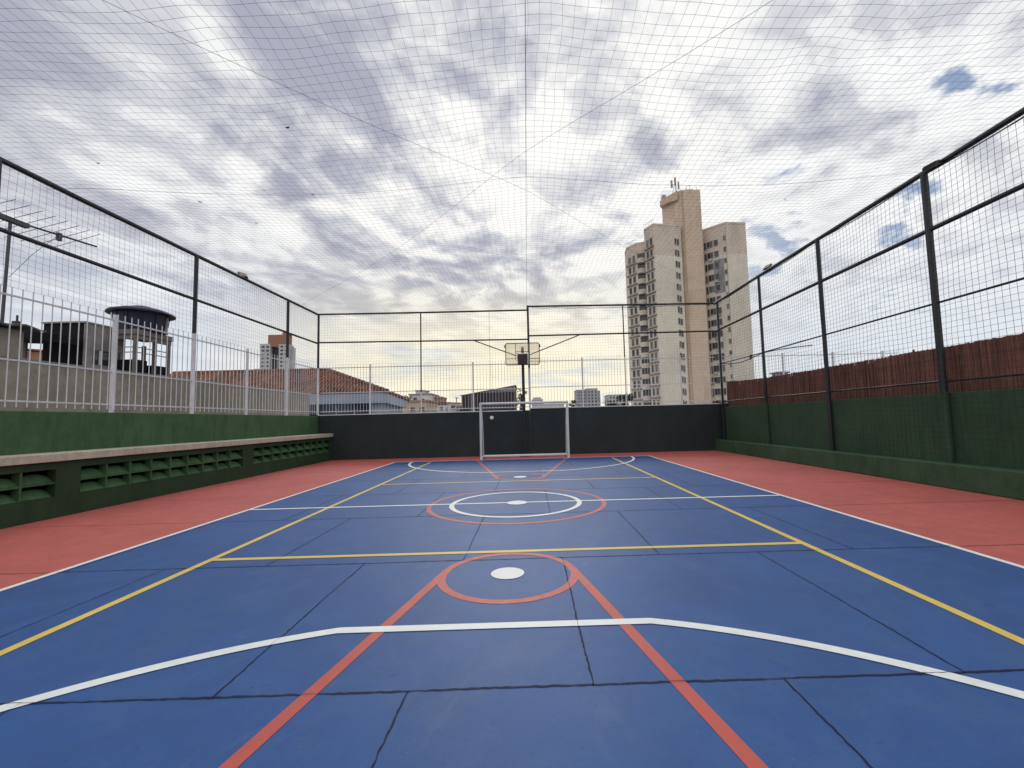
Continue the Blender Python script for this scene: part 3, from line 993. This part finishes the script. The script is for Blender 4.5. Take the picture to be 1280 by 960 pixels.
# ------------------------------------------------------------------ reed screen on the right
rs = thing('reed_screen', (8.0, 7.4, 1.7), 'red brown reed screen with ragged top above the right green wall', 'fence')
m = MB()
y = YN
while y < YB - 0.02:
    w = rnd.uniform(0.022, 0.045)
    zt = 2.585 + 0.12 * max(0, (y - 13) / 4) ** 2 + 0.02 * mnoise.noise(Vector((y * 1.3, 0, 0))) + rnd.uniform(-0.010, 0.008)
    if rnd.random() < 0.02:
        zt += rnd.uniform(-0.03, 0.045)
    x = 7.99 + rnd.uniform(-0.012, 0.012)
    m.box(x, x + 0.014, y, y + w * 1.12, 1.62, zt)
    y += w
m.build('reed_panel', M_reed, rs)
m = MB(); m.box(8.022, 8.03, YN, YB - 0.02, 1.62, 2.50); m.build('backing_mat', M_reed, rs)
for z in (1.95, 2.35):
    m = MB(); m.tube([(7.975, YN, z), (7.975, YB - 0.02, z)], 0.004, 4); m.build('binding_wire', M_cable, rs)
m = MB(); m.tube([(8.06, YN + 0.2, 1.7), (8.06, YN + 0.2, 2.5)], 0.03, 6)
pr = m.build('support_post', M_wpost, rs)
for k in range(1, 8):
    copy_child(pr, rs, Vector((0, 2.45 * k, 0)))

# ------------------------------------------------------------------ neighbours on the left
nw = thing('garden_wall', (-11.2, 14, 0), 'plain beige rendered wall of the neighbour behind the left pickets', 'wall')
m = MB(); m.box(-11.0, -10.75, 6.0, 21.6, -0.06, 2.93); m.build('wall', M_conc, nw, bevel=0.02)
m = MB(); m.box(-11.04, -10.71, 6.0, 21.6, 2.932, 2.965); m.build('coping', M_concd, nw)

# gable building at the far left
gb = thing('rendered_shed', (-13.2, 6.4, 0), 'rough rendered shed with corrugated sheet roof at the left edge', 'shed')
m = MB(); m.prism([(-14.6, 4.0), (-11.55, 4.0), (-11.55, 10.02), (-14.6, 10.02)], -0.06, [3.95, 3.72, 3.72, 3.95]); m.build('wall', M_conc, gb, bevel=0.02)
m = MB()
N_ = 46
for k in range(N_):
    y0 = 3.7 + 6.55 * k / N_; y1 = 3.7 + 6.55 * (k + 1) / N_
    a = 0.035 * math.sin(k * 1.35); b = 0.035 * math.sin((k + 1) * 1.35)
    m.hexa([(-14.8, y0, 4.02 + a), (-11.3, y0, 3.76 + a), (-11.3, y1, 3.76 + b), (-14.8, y1, 4.02 + b),
            (-14.8, y0, 4.06 + a), (-11.3, y0, 3.80 + a), (-11.3, y1, 3.80 + b), (-14.8, y1, 4.06 + b)])
m.build('roof', M_sheet, gb)

cn = thing('lean_to_roof', (-16.6, 14.6, 0), 'dark low canopy between the rendered shed and the dark block', 'canopy')
m = MB(); m.hexa([(-18.0, 14.2, 4.55), (-16.2, 14.2, 4.42), (-16.2, 15.8, 4.50), (-18.0, 15.8, 4.60), (-18.0, 14.2, 5.0), (-16.2, 14.2, 4.70), (-16.2, 15.8, 4.78), (-18.0, 15.8, 5.02)]); m.build('roof', M_dark, cn)
m = MB(); m.tube([(-17.7, 15.4, -0.06), (-17.7, 15.4, 4.56)], 0.07, 6); m.build('post', M_concd, cn)
m = MB(); m.tube([(-16.98, 14.5, 4.9), (-16.98, 14.5, 5.3)], 0.03, 6); m.box(-17.1, -16.9, 14.45, 14.55, 5.02, 5.10); m.build('vent_pipe', M_steel, cn)

hut = thing('brick_hut', (-34, 30.5, 0), 'tiny orange brick hut glimpsed between the shed and the dark block', 'house')
m = MB(); m.box(-35.2, -33.45, 30, 33, -0.06, 6.9); m.build('wall', M_brick, hut)
m = MB(); m.hexa([(-35.4, 29.8, 7.1), (-33.3, 29.8, 6.92), (-33.3, 33.2, 6.92), (-35.4, 33.2, 7.1), (-35.4, 29.8, 7.2), (-33.3, 29.8, 7.02), (-33.3, 33.2, 7.02), (-35.4, 33.2, 7.2)]); m.build('roof', M_tile, hut)

bk = thing('concrete_block_house', (-17, 16.8, 0), 'small flat roofed block with a black front and grey side', 'building')
m = MB(); m.box(-17.75, -16.26, 16.0, 17.55, -0.06, 5.36); m.build('wall', [M_dark], bk)
m = MB(); m.box(-16.258, -16.20, 15.98, 17.58, 4.42, 5.36); m.box(-16.258, -16.20, 15.98, 16.28, -0.06, 4.418); m.box(-16.258, -16.20, 17.40, 17.58, -0.06, 4.418); m.box(-16.258, -16.20, 16.28, 17.40, -0.06, 3.86); m.build('side_wall', M_concd, bk)
m = MB(); m.box(-17.80, -16.16, 15.94, 17.62, 5.362, 5.42); m.build('roof_slab', M_concd, bk)
m = MB(); m.box(-16.25, -16.235, 16.29, 17.39, 3.87, 4.41); wf = m.build('window', M_glass, bk)
m = MB(); m.box(-16.234, -16.21, 16.55, 16.63, 3.87, 4.41); m.build('frame', M_wpost, wf)

# roof water tank on its concrete stand
TX, TY = -15.87, 17.9
wt = thing('water_tank', (TX, TY, 5.3), 'dark blue round plastic water tank with lid on a concrete stand', 'water tank')
m = MB(); m.lathe((TX, TY), [(0.76, 5.33), (0.79, 5.36), (0.81, 5.6), (0.82, 5.62), (0.84, 5.85), (0.88, 6.12), (0.91, 6.14)], 36)
m.build('tank_body', M_tank, wt, smooth=False)
m = MB(); m.lathe((TX, TY), [(1.10, 6.09), (1.11, 6.13), (1.06, 6.20), (0.70, 6.33), (0.34, 6.39), (0.32, 6.44), (0.05, 6.45)], 36)
m.build('lid', M_tank, wt, smooth=False)
for k in range(12):
    an = k * math.pi / 6 + 0.2
    c_, s_ = math.cos(an), math.sin(an)
    m = MB(); m.tube([(TX + 0.80 * c_, TY + 0.80 * s_, 5.36), (TX + 0.90 * c_, TY + 0.90 * s_, 6.1)], 0.018, 5)
    m.build('rib', M_tank, wt)
ts = thing('tank_stand', (-15.9, 17.9, 0), 'slender concrete frame with slab and rails carrying the blue water tank', 'stand')
m = MB(); m.box(-16.50, -15.22, 16.95, 18.75, 5.13, 5.325); m.build('slab', M_stand, ts)
m = MB(); m.box(-16.46, -15.27, 17.0, 17.12, 4.95, 5.128); m.box(-15.39, -15.27, 17.122, 18.7, 4.95, 5.128); m.build('edge_beam', M_stand, ts)
for x, y in ((-16.38, 17.07), (-15.34, 17.07), (-15.34, 17.95), (-15.34, 18.64), (-16.38, 18.64)):
    m = MB(); m.box(x - 0.055, x + 0.055, y - 0.055, y + 0.055, 2.9, 4.948); m.build('column', M_stand, ts)
for z in (4.42, 4.62):
    m = MB(); m.tube([(-16.38, 17.02, z), (-15.30, 17.02, z)], 0.02, 6); m.tube([(-15.30, 17.02, z), (-15.30, 18.66, z)], 0.02, 6); m.build('rail', M_stand, ts)
m = MB(); m.box(-16.42, -15.45, 17.2, 17.75, 2.9, 4.16); m.build('machine_housing', M_dark, ts)
m = MB(); m.box(-16.2, -15.42, 18.05, 18.7, 2.9, 4.02); m.build('machine_housing', M_dark, ts)
m = MB(); m.box(-16.6, -15.15, 16.9, 18.8, -0.06, 2.898); m.build('plinth', M_conc, ts)

# television antenna on a mast
an = thing('tv_antenna', (-13.0, 10.8, 3.9), 'dark television antenna with thin rods on a tall mast at left', 'antenna')
m = MB(); m.tube([(-13.02, 10.8, 3.9), (-13.0, 10.83, 6.82)], 0.035, 8); m.build('mast', M_alu, an)
m = MB(); m.tube([(-13, 9.9, 6.72), (-13, 10.83, 6.78), (-13, 13.02, 6.98)], 0.028, 6); m.box(-13.06, -12.94, 10.5, 11.2, 6.72, 6.84); m.build('boom', M_alu, an)
m = MB()
for k in range(8):
    y = 10.1 + k * 0.33
    z = 6.76 + (y - 10.83) * 0.085
    L = 0.95 - 0.03 * k
    m.tube([(-13.0 - L * 0.6, y - L * 0.35, z - L * 0.42), (-13.0 + L * 0.6, y + L * 0.35, z + L * 0.42)], 0.008, 4)
m.build('elements', M_alu, an)
m = MB(); m.tube([(-13, 11.95, 6.86), (-12.98, 11.35, 6.1), (-12.99, 10.86, 5.3)], 0.006, 4); m.build('feed_cable', M_cable, an)
m = MB(); m.box(-13.04, -12.96, 11.92, 12.02, 6.72, 6.94); m.build('feed_box', M_alu, an)

# ------------------------------------------------------------------ hip roof house
hh = thing('hip_roof_house', (-16, 29, 0), 'low house with red clay hip roof and a blue grey front', 'house')
ex0, ex1, exr, ey0, ey1, ez, rz = -27.0, -7.75, -9.2, 24.1, 34.0, 3.12, 5.02
A0, A1 = (-23.5, 29.05), (-13.3, 29.05)


def tiled_slope(m, a, b, c, d_, rows, th=0.05):
    """slope with eave a->b and ridge d_->c laid in stepped rows of tiles with rolls"""
    a, b, c, d_ = (Vector(q) for q in (a, b, c, d_))
    nrm = (b - a).cross(d_ - a).normalized()
    if nrm.z < 0:
        nrm = -nrm
    for r in range(rows):
        s0, s1 = r / rows, min(1.0, (r + 1.15) / rows)
        p0, p1 = a.lerp(d_, s0), b.lerp(c, s0)
        q0, q1 = a.lerp(d_, s1), b.lerp(c, s1)
        n = max(1, int((p1 - p0).length / 0.21))
        for k in range(n):
            t0, t1 = k / n, (k + 1) / n
            tm = (t0 + t1) / 2
            A_ = p0.lerp(p1, t0); B_ = p0.lerp(p1, tm); C_ = p0.lerp(p1, t1)
            D_ = q0.lerp(q1, t0); E_ = q0.lerp(q1, tm); F_ = q0.lerp(q1, t1)
            up1 = nrm * th * 1.5
            lo = nrm * th * 0.3
            m.face([A_ + lo, B_ + up1, E_ + up1 * 0.5, D_ - lo * 0.2])
            m.face([B_ + up1, C_ + lo, F_ - lo * 0.2, E_ + up1 * 0.5])
            m.face([A_ + lo, A_ - nrm * 0.03, C_ - nrm * 0.03, C_ + lo, B_ + up1])


m = MB()
rows = 22
tiled_slope(m, (ex0, ey0, ez), (ex1, ey0, ez), (A1[0], A1[1], rz), (A0[0], A0[1], rz), rows)
tiled_slope(m, (ex1, ey0, ez), (exr, ey1, ez), (A1[0], A1[1], rz), (A1[0], A1[1], rz), rows)
tiled_slope(m, (exr, ey1, ez), (ex0, ey1, ez), (A0[0], A0[1], rz), (A1[0], A1[1], rz), 10)
tiled_slope(m, (ex0, ey1, ez), (ex0, ey0, ez), (A0[0], A0[1], rz), (A0[0], A0[1], rz), 10)
rf = m.build('roof', M_tile, hh)
m = MB()
m.tube([(A0[0], A0[1], rz + 0.04), (A1[0], A1[1], rz + 0.04)], 0.13, 8)
for k in range(14):
    for (bx_, by_) in ((ex1, ey0), (exr, ey1)):
        p0 = Vector((A1[0], A1[1], rz + 0.04)).lerp(Vector((bx_, by_, ez + 0.05)), k / 14)
        p1 = Vector((A1[0], A1[1], rz + 0.04)).lerp(Vector((bx_, by_, ez + 0.05)), (k + 1.1) / 14)
        m.tube([p0, p1], [0.10, 0.15], 7)
m.build('ridge_tiles', M_tile, rf)
m = MB(); m.prism([(ex0 + 0.6, ey0 + 0.35), (ex1 - 0.40, ey0 + 0.35), (exr - 0.40, ey1 - 0.4), (ex0 + 0.6, ey1 - 0.4)], -0.06, ez - 0.02); m.build('wall', M_bluewall, hh)
m = MB(); m.box(ex0 + 0.3, ex1 - 0.05, ey0 + 0.05, ey0 + 0.34, 2.52, ez - 0.03); m.build('fascia', M_bluewall, hh)
m = MB(); m.prism([(ex1 - 0.37, ey0 + 0.36), (ex1 - 0.10, ey0 + 0.36), (exr - 0.08, ey1 - 0.1), (exr - 0.35, ey1 - 0.1)], 2.52, ez - 0.03); m.build('fascia', M_bluewall, hh)
k = 0
x = -12.6
while x < ex1 - 0.9:
    m = MB(); m.box(x, x + 0.92, ey0 + 0.30, ey0 + 0.348, 1.0, 2.50); wnd = m.build('window', M_bluewin, hh)
    m = MB(); m.box(x + 0.92, x + 0.98, ey0 + 0.28, ey0 + 0.349, 1.0, 2.51); m.build('mullion', M_bluewall, wnd)
    x += 1.0

# ------------------------------------------------------------------ other far houses
def simple_house(name, label, boxes, wins, wallm, roofm, glass=M_glass, cat='house', flat=0.3):
    x0, x1, y0, y1, z1 = boxes[0]
    t = thing(name, ((x0 + x1) / 2, y0, 0), label, cat)
    for (x0, x1, y0, y1, z1) in boxes:
        m = MB(); m.box(x0, x1, y0, y1, -0.06, z1); m.build('wall', wallm, t)
        m = MB(); m.box(x0 - 0.15, x1 + 0.15, y0 - 0.15, y1 + 0.15, z1 + 0.002, z1 + flat); m.build('roof', roofm, t)
    for (x0, x1, y, z0, z1) in wins:
        m = MB(); m.box(x0, x1, y - 0.06, y - 0.003, z0, z1); w_ = m.build('window', glass, t)
        m = MB(); m.box(x0 - 0.1, x1 + 0.1, y - 0.12, y - 0.002, z0 - 0.14, z0 - 0.003); m.build('sill', M_frame, w_)
    return t


simple_house('white_house', 'tallest pale house with roof terrace beyond the end wall, right of the tiled roof',
             [(-24.3, -20.6, 90, 97, 7.0), (-23.5, -21.6, 92, 96, 7.9), (-21.6, -19.4, 88, 96, 6.9)],
             [(-23.4, -22.7, 90, 5.6, 6.5), (-22.3, -21.7, 90, 4.6, 5.3), (-21.2, -20.7, 88, 5.5, 6.1), (-20.4, -19.9, 88, 4.9, 5.3), (-20.4, -19.9, 88, 3.6, 4.1), (-23.2, -22.5, 90, 3.7, 4.3)], M_whitew, M_concd)
simple_house('peach_house', 'peach wall house half hidden behind the blue grey front', [(-15.6, -11.5, 50, 56, 3.75)], [(-12.3, -11.8, 50, 2.7, 3.1), (-13.3, -12.9, 50, 2.7, 3.1)], M_peach, M_terrac, flat=0.2)
simple_house('brick_house', 'narrow red brown house stuck to the right side of the pale house', [(-19.3, -17.9, 91, 97, 6.35)], [(-19.0, -18.5, 91, 5.0, 5.6), (-18.5, -18.1, 91, 4.0, 4.5)], M_terrac, M_terrac)
simple_house('row_house', 'low row of red roofed houses between pale house and little white house', [(-18.2, -14.3, 81, 88, 4.5)], [(-17.6, -16.9, 81, 3.6, 4.1), (-16.2, -15.6, 81, 3.6, 4.1), (-15.1, -14.7, 81, 3.5, 4.0)], M_whitew, M_tile, flat=0.5)
simple_house('white_hut', 'little white house with one square window left of the slatted hall', [(-10.9, -9.55, 60, 63, 3.85)], [(-10.4, -9.95, 60, 3.2, 3.6)], M_whitew, M_terrac, flat=0.15)
simple_house('low_house', 'low brownish house peeping out beside the slatted hall', [(-9.4, -7.6, 58, 62, 3.3)], [(-8.9, -8.4, 58, 2.6, 3.0), (-8.1, -7.7, 58, 2.6, 3.0)], M_concd, M_terrac, flat=0.2)

sl = thing('slatted_hall', (-4, 45, 0), 'dark slatted hall with mono pitch roof rising behind the goal', 'building')
sx0, sxm, sx1 = -6.75, -4.06, -1.15
m = MB(); m.prism([(sx0, 45), (sx1, 45), (sx1, 51), (sx0, 51)], -0.06, [4.0, 4.92, 4.92, 4.0]); m.build('wall', M_slat, sl)
m = MB(); m.hexa([(sx0 - 0.1, 44.85, 4.003), (sx1 + 0.1, 44.85, 4.953), (sx1 + 0.1, 51.2, 4.953), (sx0 - 0.1, 51.2, 4.003), (sx0 - 0.1, 44.85, 4.07), (sx1 + 0.1, 44.85, 5.02), (sx1 + 0.1, 51.2, 5.02), (sx0 - 0.1, 51.2, 4.07)]); m.build('roof', M_slatg, sl)
m = MB(); m.face([(sxm - 0.7, 44.93, 4.26), (sx1, 44.93, 4.30), (sx1, 44.93, 4.915), (sxm - 0.7, 44.93, 4.36)]); m.face([(sxm - 0.7, 44.97, 4.26), (sxm - 0.7, 44.97, 4.36), (sx1, 44.97, 4.915), (sx1, 44.97, 4.30)]); m.build('fascia', M_slatg, sl)
m = MB()
for k in range(26):
    x = sx0 + 0.05 + k * (sx1 - sx0 - 0.1) / 25
    zt = min(4.0 + (x - sx0) / (sx1 - sx0) * 0.90, 4.25)
    m.box(x - 0.03, x + 0.03, 44.90, 44.925, -0.06, zt)
m.build('slats', M_slat, sl)
m = MB(); m.box(sx0 + 0.85, sx0 + 1.45, 44.93, 44.96, -0.06, 4.1); m.build('panel', M_slatg, sl)

simple_house('far_dome_hall', 'faint pale stepped hall far away just right of the basketball pole', [(2.6, 7.6, 200, 212, 10.3), (3.4, 6.8, 202, 210, 11.3)], [], M_farl, M_farl)
simple_house('low_white_shed', 'long low white shed roof just above the end wall centre', [(2.0, 10.4, 120, 128, 5.3)], [], M_whitew, M_far)
ap = [(25.7, 30.6, 220, 232, 15.6), (30.6, 36.2, 219, 232, 16.1), (36.2, 37.8, 221, 232, 15.0)]
wins = []
for f_ in range(6):
    z = 6.2 + f_ * 1.6
    for x in (26.3, 27.9, 29.3):
        wins.append((x, x + 0.8, 220, z, z + 0.75))
    for x in (31.2, 33.0, 34.8):
        wins.append((x, x + 0.8, 219, z, z + 0.75))
simple_house('apartment_block', 'grey apartment block far behind the end wall right of the goal', ap, wins, M_far, M_farl, cat='building')
simple_house('long_block', 'long pale low block between the grey apartments and the tree', [(37.9, 47.0, 200, 210, 11.6)],
             [(38.6 + 1.5 * k, 39.4 + 1.5 * k, 200, 8.6 + 1.6 * j, 9.4 + 1.6 * j) for k in range(5) for j in range(2)], M_farl, M_far, cat='building')
simple_house('chimney_stack', 'small dark box chimney poking up behind the reed screen', [(23.55, 24.5, 40, 41, 5.15)], [], M_concd, M_concd, cat='chimney', flat=0.12)

# distant tower with orange brick head
ot = thing('distant_tower', (-144, 250, 0), 'pale distant apartment tower with an orange brick head behind the tiled roof', 'building')
m = MB(); m.box(-153.4, -147.4, 250, 256, -0.06, 48.8); m.build('wall', M_farl, ot)
m = MB(); m.box(-142.6, -137.2, 250, 256, -0.06, 48.4); m.build('wall', M_farl, ot)
m = MB(); m.box(-147.398, -142.602, 252, 256, -0.06, 47.0); m.build('recess_wall', M_pad, ot)
m = MB(); m.box(-137.198, -136.0, 253, 256, -0.06, 47.0); m.build('side_wall', M_farl, ot)
m = MB(); m.box(-149.4, -138.0, 251, 255.5, 48.82, 54.2); m.build('brick_head', M_brick, ot)
m = MB(); m.box(-147.38, -142.62, 250.4, 251.9, 47.05, 48.8); m.build('lintel', M_brick, ot)
m = MB(); m.box(-141.5, -137.5, 251.5, 255, 54.22, 55.6); m.build('lift_house', M_brick, ot)
m = MB(); m.box(-157.5, -153.402, 251, 256, -0.06, 34.5); m.build('annex', M_farl, ot)
for f_ in range(7):
    z = 33.0 + f_ * 2.25
    for x in (-152.3, -149.7, -141.6, -138.7):
        m = MB(); m.box(x, x + 1.5, 249.88, 249.99, z, z + 1.0); m.build('window', M_glass, ot)

# ------------------------------------------------------------------ the tall tower
tw = thing('apartment_tower', (42, 104, 0), 'tall cream and tan apartment tower with a high windowless lift shaft', 'building')
zb = -0.06
L1, B1, BM, B2, B3 = (31.25, 100.0), (29.9, 103.3), (32.15, 110.5), (30.05, 111.5), (28.15, 114.6)
P2 = (38.2, 101.2)
S0, S1 = (38.96, 102.0), (43.8, 102.0)
C0, C1, C2 = (44.6, 104.2), (48.5, 100.0), (53.6, 100.4)
ZR = 46.9
ZB = 39.6     # the change from the beige top storeys to the cream below
FL = [43.37 - 2.78 * k for k in range(15)]


def ring_poly():
    return [L1, P2, (38.2, 104.5), (44.4, 104.6), C0, C1, C2, (54.5, 118), (40, 122), (28.5, 118), B3, B2, BM, B1]


m = MB(); m.prism(ring_poly(), zb, ZB); m.build('wall', M_cream, tw)
m = MB(); m.prism(ring_poly(), ZB + 0.001, ZR); m.build('upper_wall', M_beige, tw)
m = MB()
poly = ring_poly()
for i in range(len(poly)):
    a, b = poly[i], poly[(i + 1) % len(poly)]
    Lw = math.dist(a, b)
    m.onface(a, b, 0.0, Lw, ZR + 0.001, ZR + 0.5, -0.25, 0.06)
m.build('parapet', M_beige, tw)
# lift shaft
m = MB(); m.prism([S0, S1, (43.8, 106.5), (37.0, 107.5), (35.6, 106.2)], zb, 56.6); m.build('shaft', M_tan, tw)
m = MB(); m.prism([(34.9, 105.6), (36.0, 103.9), (38.2, 102.1), (38.4, 106.8), (36.4, 107.6)], 54.3, [55.7, 55.9, 56.5, 56.5, 56.0]); m.build('roof_slab', M_tan, tw)
m = MB(); m.onface(S0, S1, 0.15, 0.55, zb, 56.2, 0.0, 0.10); m.build('downpipe_strip', M_tan2, tw)
m = MB(); m.tube([(38.3, 103.2, 56.4), (38.3, 103.2, 60.6)], 0.13, 6); am = m.build('antenna_mast', M_frame, tw)
for x0, x1, z0, z1 in ((37.0, 37.5, 57.8, 59.7), (38.75, 39.15, 57.4, 59.3), (37.9, 38.2, 58.8, 60.3)):
    m = MB(); m.box(x0, x1, 103.05, 103.16, z0, z1); m.build('antenna_panel', M_frame, am)
m = MB(); m.tube([(38.3, 103.2, 58.6), (37.2, 103.2, 58.7)], 0.06, 5); m.build('cross_arm', M_frame, am)
m = MB(); m.tube([(37.4, 103.8, 56.0), (38.2, 103.25, 59.2)], 0.07, 5); m.build('stay', M_frame, am)
for x, z in ((40.8, 58.0), (41.7, 58.3), (43.3, 57.9)):
    m = MB(); m.tube([(x, 103, 56.6), (x, 103, z)], 0.06, 5); m.build('lightning_rod', M_frame, tw)
m = MB(); m.box(40.4, 42.4, 102.9, 103.1, 57.1, 57.2); m.build('roof_rail', M_frame, tw)
m = MB(); m.box(35.5, 36.4, 105.2, 106.4, 55.8, 57.2); m.build('roof_box', M_frame, tw)
m = MB()
for a, b in ((L1, B1), (B2, B3)):
    Lw = math.dist(a, b)
    for k in range(7):
        e0 = Vector(a).lerp(Vector(b), k / 6)
        m.tube([(e0.x, e0.y, ZR + 0.5), (e0.x, e0.y, ZR + 1.5)], 0.04, 4)
    m.tube([(a[0], a[1], ZR + 1.5), (b[0], b[1], ZR + 1.5)], 0.05, 4)
m.build('roof_railing', M_wpost, tw)


wrnd = random.Random(11)


def tower_window(name, a, b, t0, t1, z0, z1):
    m = MB()
    m.k = 0; m.onface(a, b, t0, t1, z0, z1, -0.05, 0.03)
    m.k = 1
    f_ = 0.09
    m.onface(a, b, t0 - f_, t1 + f_, z1 + 0.001, z1 + f_, -0.05, 0.08)
    m.onface(a, b, t0 - f_, t1 + f_, z0 - f_, z0 - 0.001, -0.05, 0.16)
    m.onface(a, b, t0 - f_, t0 - 0.001, z0, z1, -0.05, 0.08)
    m.onface(a, b, t1 + 0.001, t1 + f_, z0, z1, -0.05, 0.08)
    if t1 - t0 > 1.2:
        tm = (t0 + t1) / 2
        m.onface(a, b, tm - 0.04, tm + 0.04, z0, z1, 0.031, 0.07)
    m.build(name, [wrnd.choice((M_glass, M_glass, M_glass, M_curtain, M_glassd)), M_frame], tw)


# wall runs are given so that the outside is on the right-hand side of the run direction
for z in FL:
    Lw = math.dist(B1, L1)
    for t in (0.75, 2.15):
        tower_window('window', B1, L1, t, t + 0.75, z - 0.8, z + 0.75)
    Lw2 = math.dist(B3, B2)
    for t in (0.7, 2.2):
        tower_window('window', B3, B2, t, t + 0.75, z - 0.8, z + 0.75)
    # two narrow windows at the end of the cream panel
    tower_window('narrow_window', L1, P2, 5.35, 5.70, z - 0.75, z + 0.55)
    tower_window('narrow_window', L1, P2, 5.95, 6.35, z - 0.95, z + 0.35)
    # recess
    tower_window('narrow_window', C0, C1, 0.45, 0.85, z - 1.3, z + 0.35)
    tower_window('window', C0, C1, 1.15, 2.45, z - 1.0, z + 0.35)
    tower_window('window', C0, C1, 2.85, 3.75, z - 1.0, z + 0.35)
    tower_window('narrow_window', C0, C1, 5.15, 5.55, z - 0.2, z + 0.75)
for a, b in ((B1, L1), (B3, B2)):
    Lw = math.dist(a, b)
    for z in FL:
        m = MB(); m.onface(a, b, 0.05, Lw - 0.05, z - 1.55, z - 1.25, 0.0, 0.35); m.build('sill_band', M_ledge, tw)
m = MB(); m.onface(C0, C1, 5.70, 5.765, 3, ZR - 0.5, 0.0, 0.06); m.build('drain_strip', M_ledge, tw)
for i in (2, 3, 4):
    z = FL[i]
    m = MB(); m.onface(C0, C1, 2.5, 4.95, z - 1.7, z + 1.0, 0.0, 0.028); m.build('weathered_patch', M_greyst, tw)
for i in (1, 3, 5, 6, 8, 9, 11):
    z = FL[i]
    t = wrnd.uniform(1.1, 3.6)
    m = MB(); m.onface(C0, C1, t, t + 0.8, z - 1.75, z - 1.2, 0.001, 0.4); m.build('air_conditioner', M_farl if i % 2 else M_frame, tw)
for i, z in enumerate(FL):
    # rounded balconies with dark openings behind
    m = MB(); m.onface(B2, BM, 0.15, 2.2, z - 0.5, z + 1.0, 0.0, 0.05); ob = m.build('balcony_opening', M_glass, tw)
    m = MB()
    cx_, cy_ = 31.1, 110.95
    pts = []
    for k in range(13):
        an = math.radians(154 + 180 * k / 12)
        pts.append((cx_ + 1.12 * math.cos(an), cy_ + 1.12 * math.sin(an)))
    m.prism(pts[::1], z - 1.75, z - 0.55)
    m.build('balcony', M_cream if z < ZB else M_beige, tw)

# ------------------------------------------------------------------ trees
def tree(name, label, x, y, h, r, n, leaf, m_leaf, trunk=0.5, seed=1, flat=1.0):
    R = random.Random(seed)
    t = thing(name, (x, y, -0.06), label, 'tree')
    m = MB()
    m.tube([(x, y, -0.06), (x + 0.05 * h * R.uniform(-1, 1), y, h * trunk), (x, y, h * 0.85)], [0.035 * h, 0.024 * h, 0.008 * h], 7)
    for k in range(7):
        a = R.random() * 6.28
        z0 = h * R.uniform(trunk * 0.75, trunk * 1.3)
        m.tube([(x, y, z0), (x + r * 0.45 * math.cos(a), y + r * 0.45 * math.sin(a), z0 + 0.18 * h), (x + r * 0.8 * math.cos(a), y + r * 0.8 * math.sin(a), z0 + 0.25 * h)], [0.014 * h, 0.009 * h, 0.003 * h], 5)
    m.build('trunk', M_bark, t)
    m = MB()
    cl = []
    for k in range(16):
        a = R.random() * 6.28; q = math.sqrt(R.random()) * r * 0.75
        cl.append((x + q * math.cos(a), y + q * math.sin(a), h * trunk + (h * (1 - trunk)) * R.uniform(0.12, 0.88), r * R.uniform(0.25, 0.5)))
    for k in range(n):
        c = R.choice(cl)
        while True:
            w = Vector((R.uniform(-1, 1), R.uniform(-1, 1), R.uniform(-1, 1)))
            if w.length < 1:
                break
        q = Vector(c[:3]) + Vector((w.x, w.y, w.z * 0.75 * flat)) * c[3]
        a = Vector((R.uniform(-1, 1), R.uniform(-1, 1), R.uniform(-0.6, 0.6))).normalized()
        b = a.cross(Vector((R.uniform(-1, 1), R.uniform(-1, 1), R.uniform(-1, 1)))).normalized()
        s = leaf * R.uniform(0.6, 1.3)
        m.face([q - a * s, q + b * s * 0.5, q + a * s, q - b * s * 0.5])
    m.build('crown', m_leaf, t)
    return t


tree('round_tree', 'dark bushy tree just left of the foot of the tall tower', 16.3, 71, 5.2, 1.5, 1500, 0.17, M_leafd, 0.4, 3)
tree('round_tree', 'small leafy tree peeping out right of the slatted hall', -0.75, 62, 6.0, 0.9, 500, 0.15, M_leaf, 0.5, 4)
tree('round_tree', 'low dark tree between the goal top corner and the grey apartments', 6.6, 62, 4.15, 0.9, 700, 0.14, M_leafd, 0.35, 5)
tree('round_tree', 'pale green tree beside the pale house roof terrace', -23.6, 87, 7.2, 1.0, 500, 0.17, M_leaf, 0.4, 6)
tree('round_tree', 'low hedge-like tree left of the dark bushy one', 14.4, 74, 4.7, 1.3, 900, 0.16, M_leaf, 0.35, 8)
pt_ = thing('palm_tree', (-10.35, 61.5, -0.06), 'small lone palm over the little white house', 'palm')
m = MB(); m.tube([(-10.35, 64, -0.06), (-10.37, 64, 2.5), (-10.33, 64, 4.65)], [0.09, 0.06, 0.05], 6); m.build('trunk', M_bark, pt_)
m = MB()
for k in range(11):
    a = k * 0.571 + 0.2
    L = 0.42
    q = [Vector((-10.33 + L * s * math.cos(a), 64 + L * s * math.sin(a), 4.65 + 0.30 * math.sin(s * 2.2) - 0.16 * s * s)) for s in (0, 0.35, 0.7, 1.0)]
    sd_ = Vector((-math.sin(a), math.cos(a), 0))
    for i in range(3):
        w0, w1 = (0.03, 0.07, 0.06, 0.01)[i], (0.03, 0.07, 0.06, 0.01)[i + 1]
        m.face([q[i] - sd_ * w0, q[i + 1] - sd_ * w1, q[i + 1] + sd_ * w1, q[i] + sd_ * w0])
m.build('crown', M_leafd, pt_)

scene.render.engine = 'CYCLES'
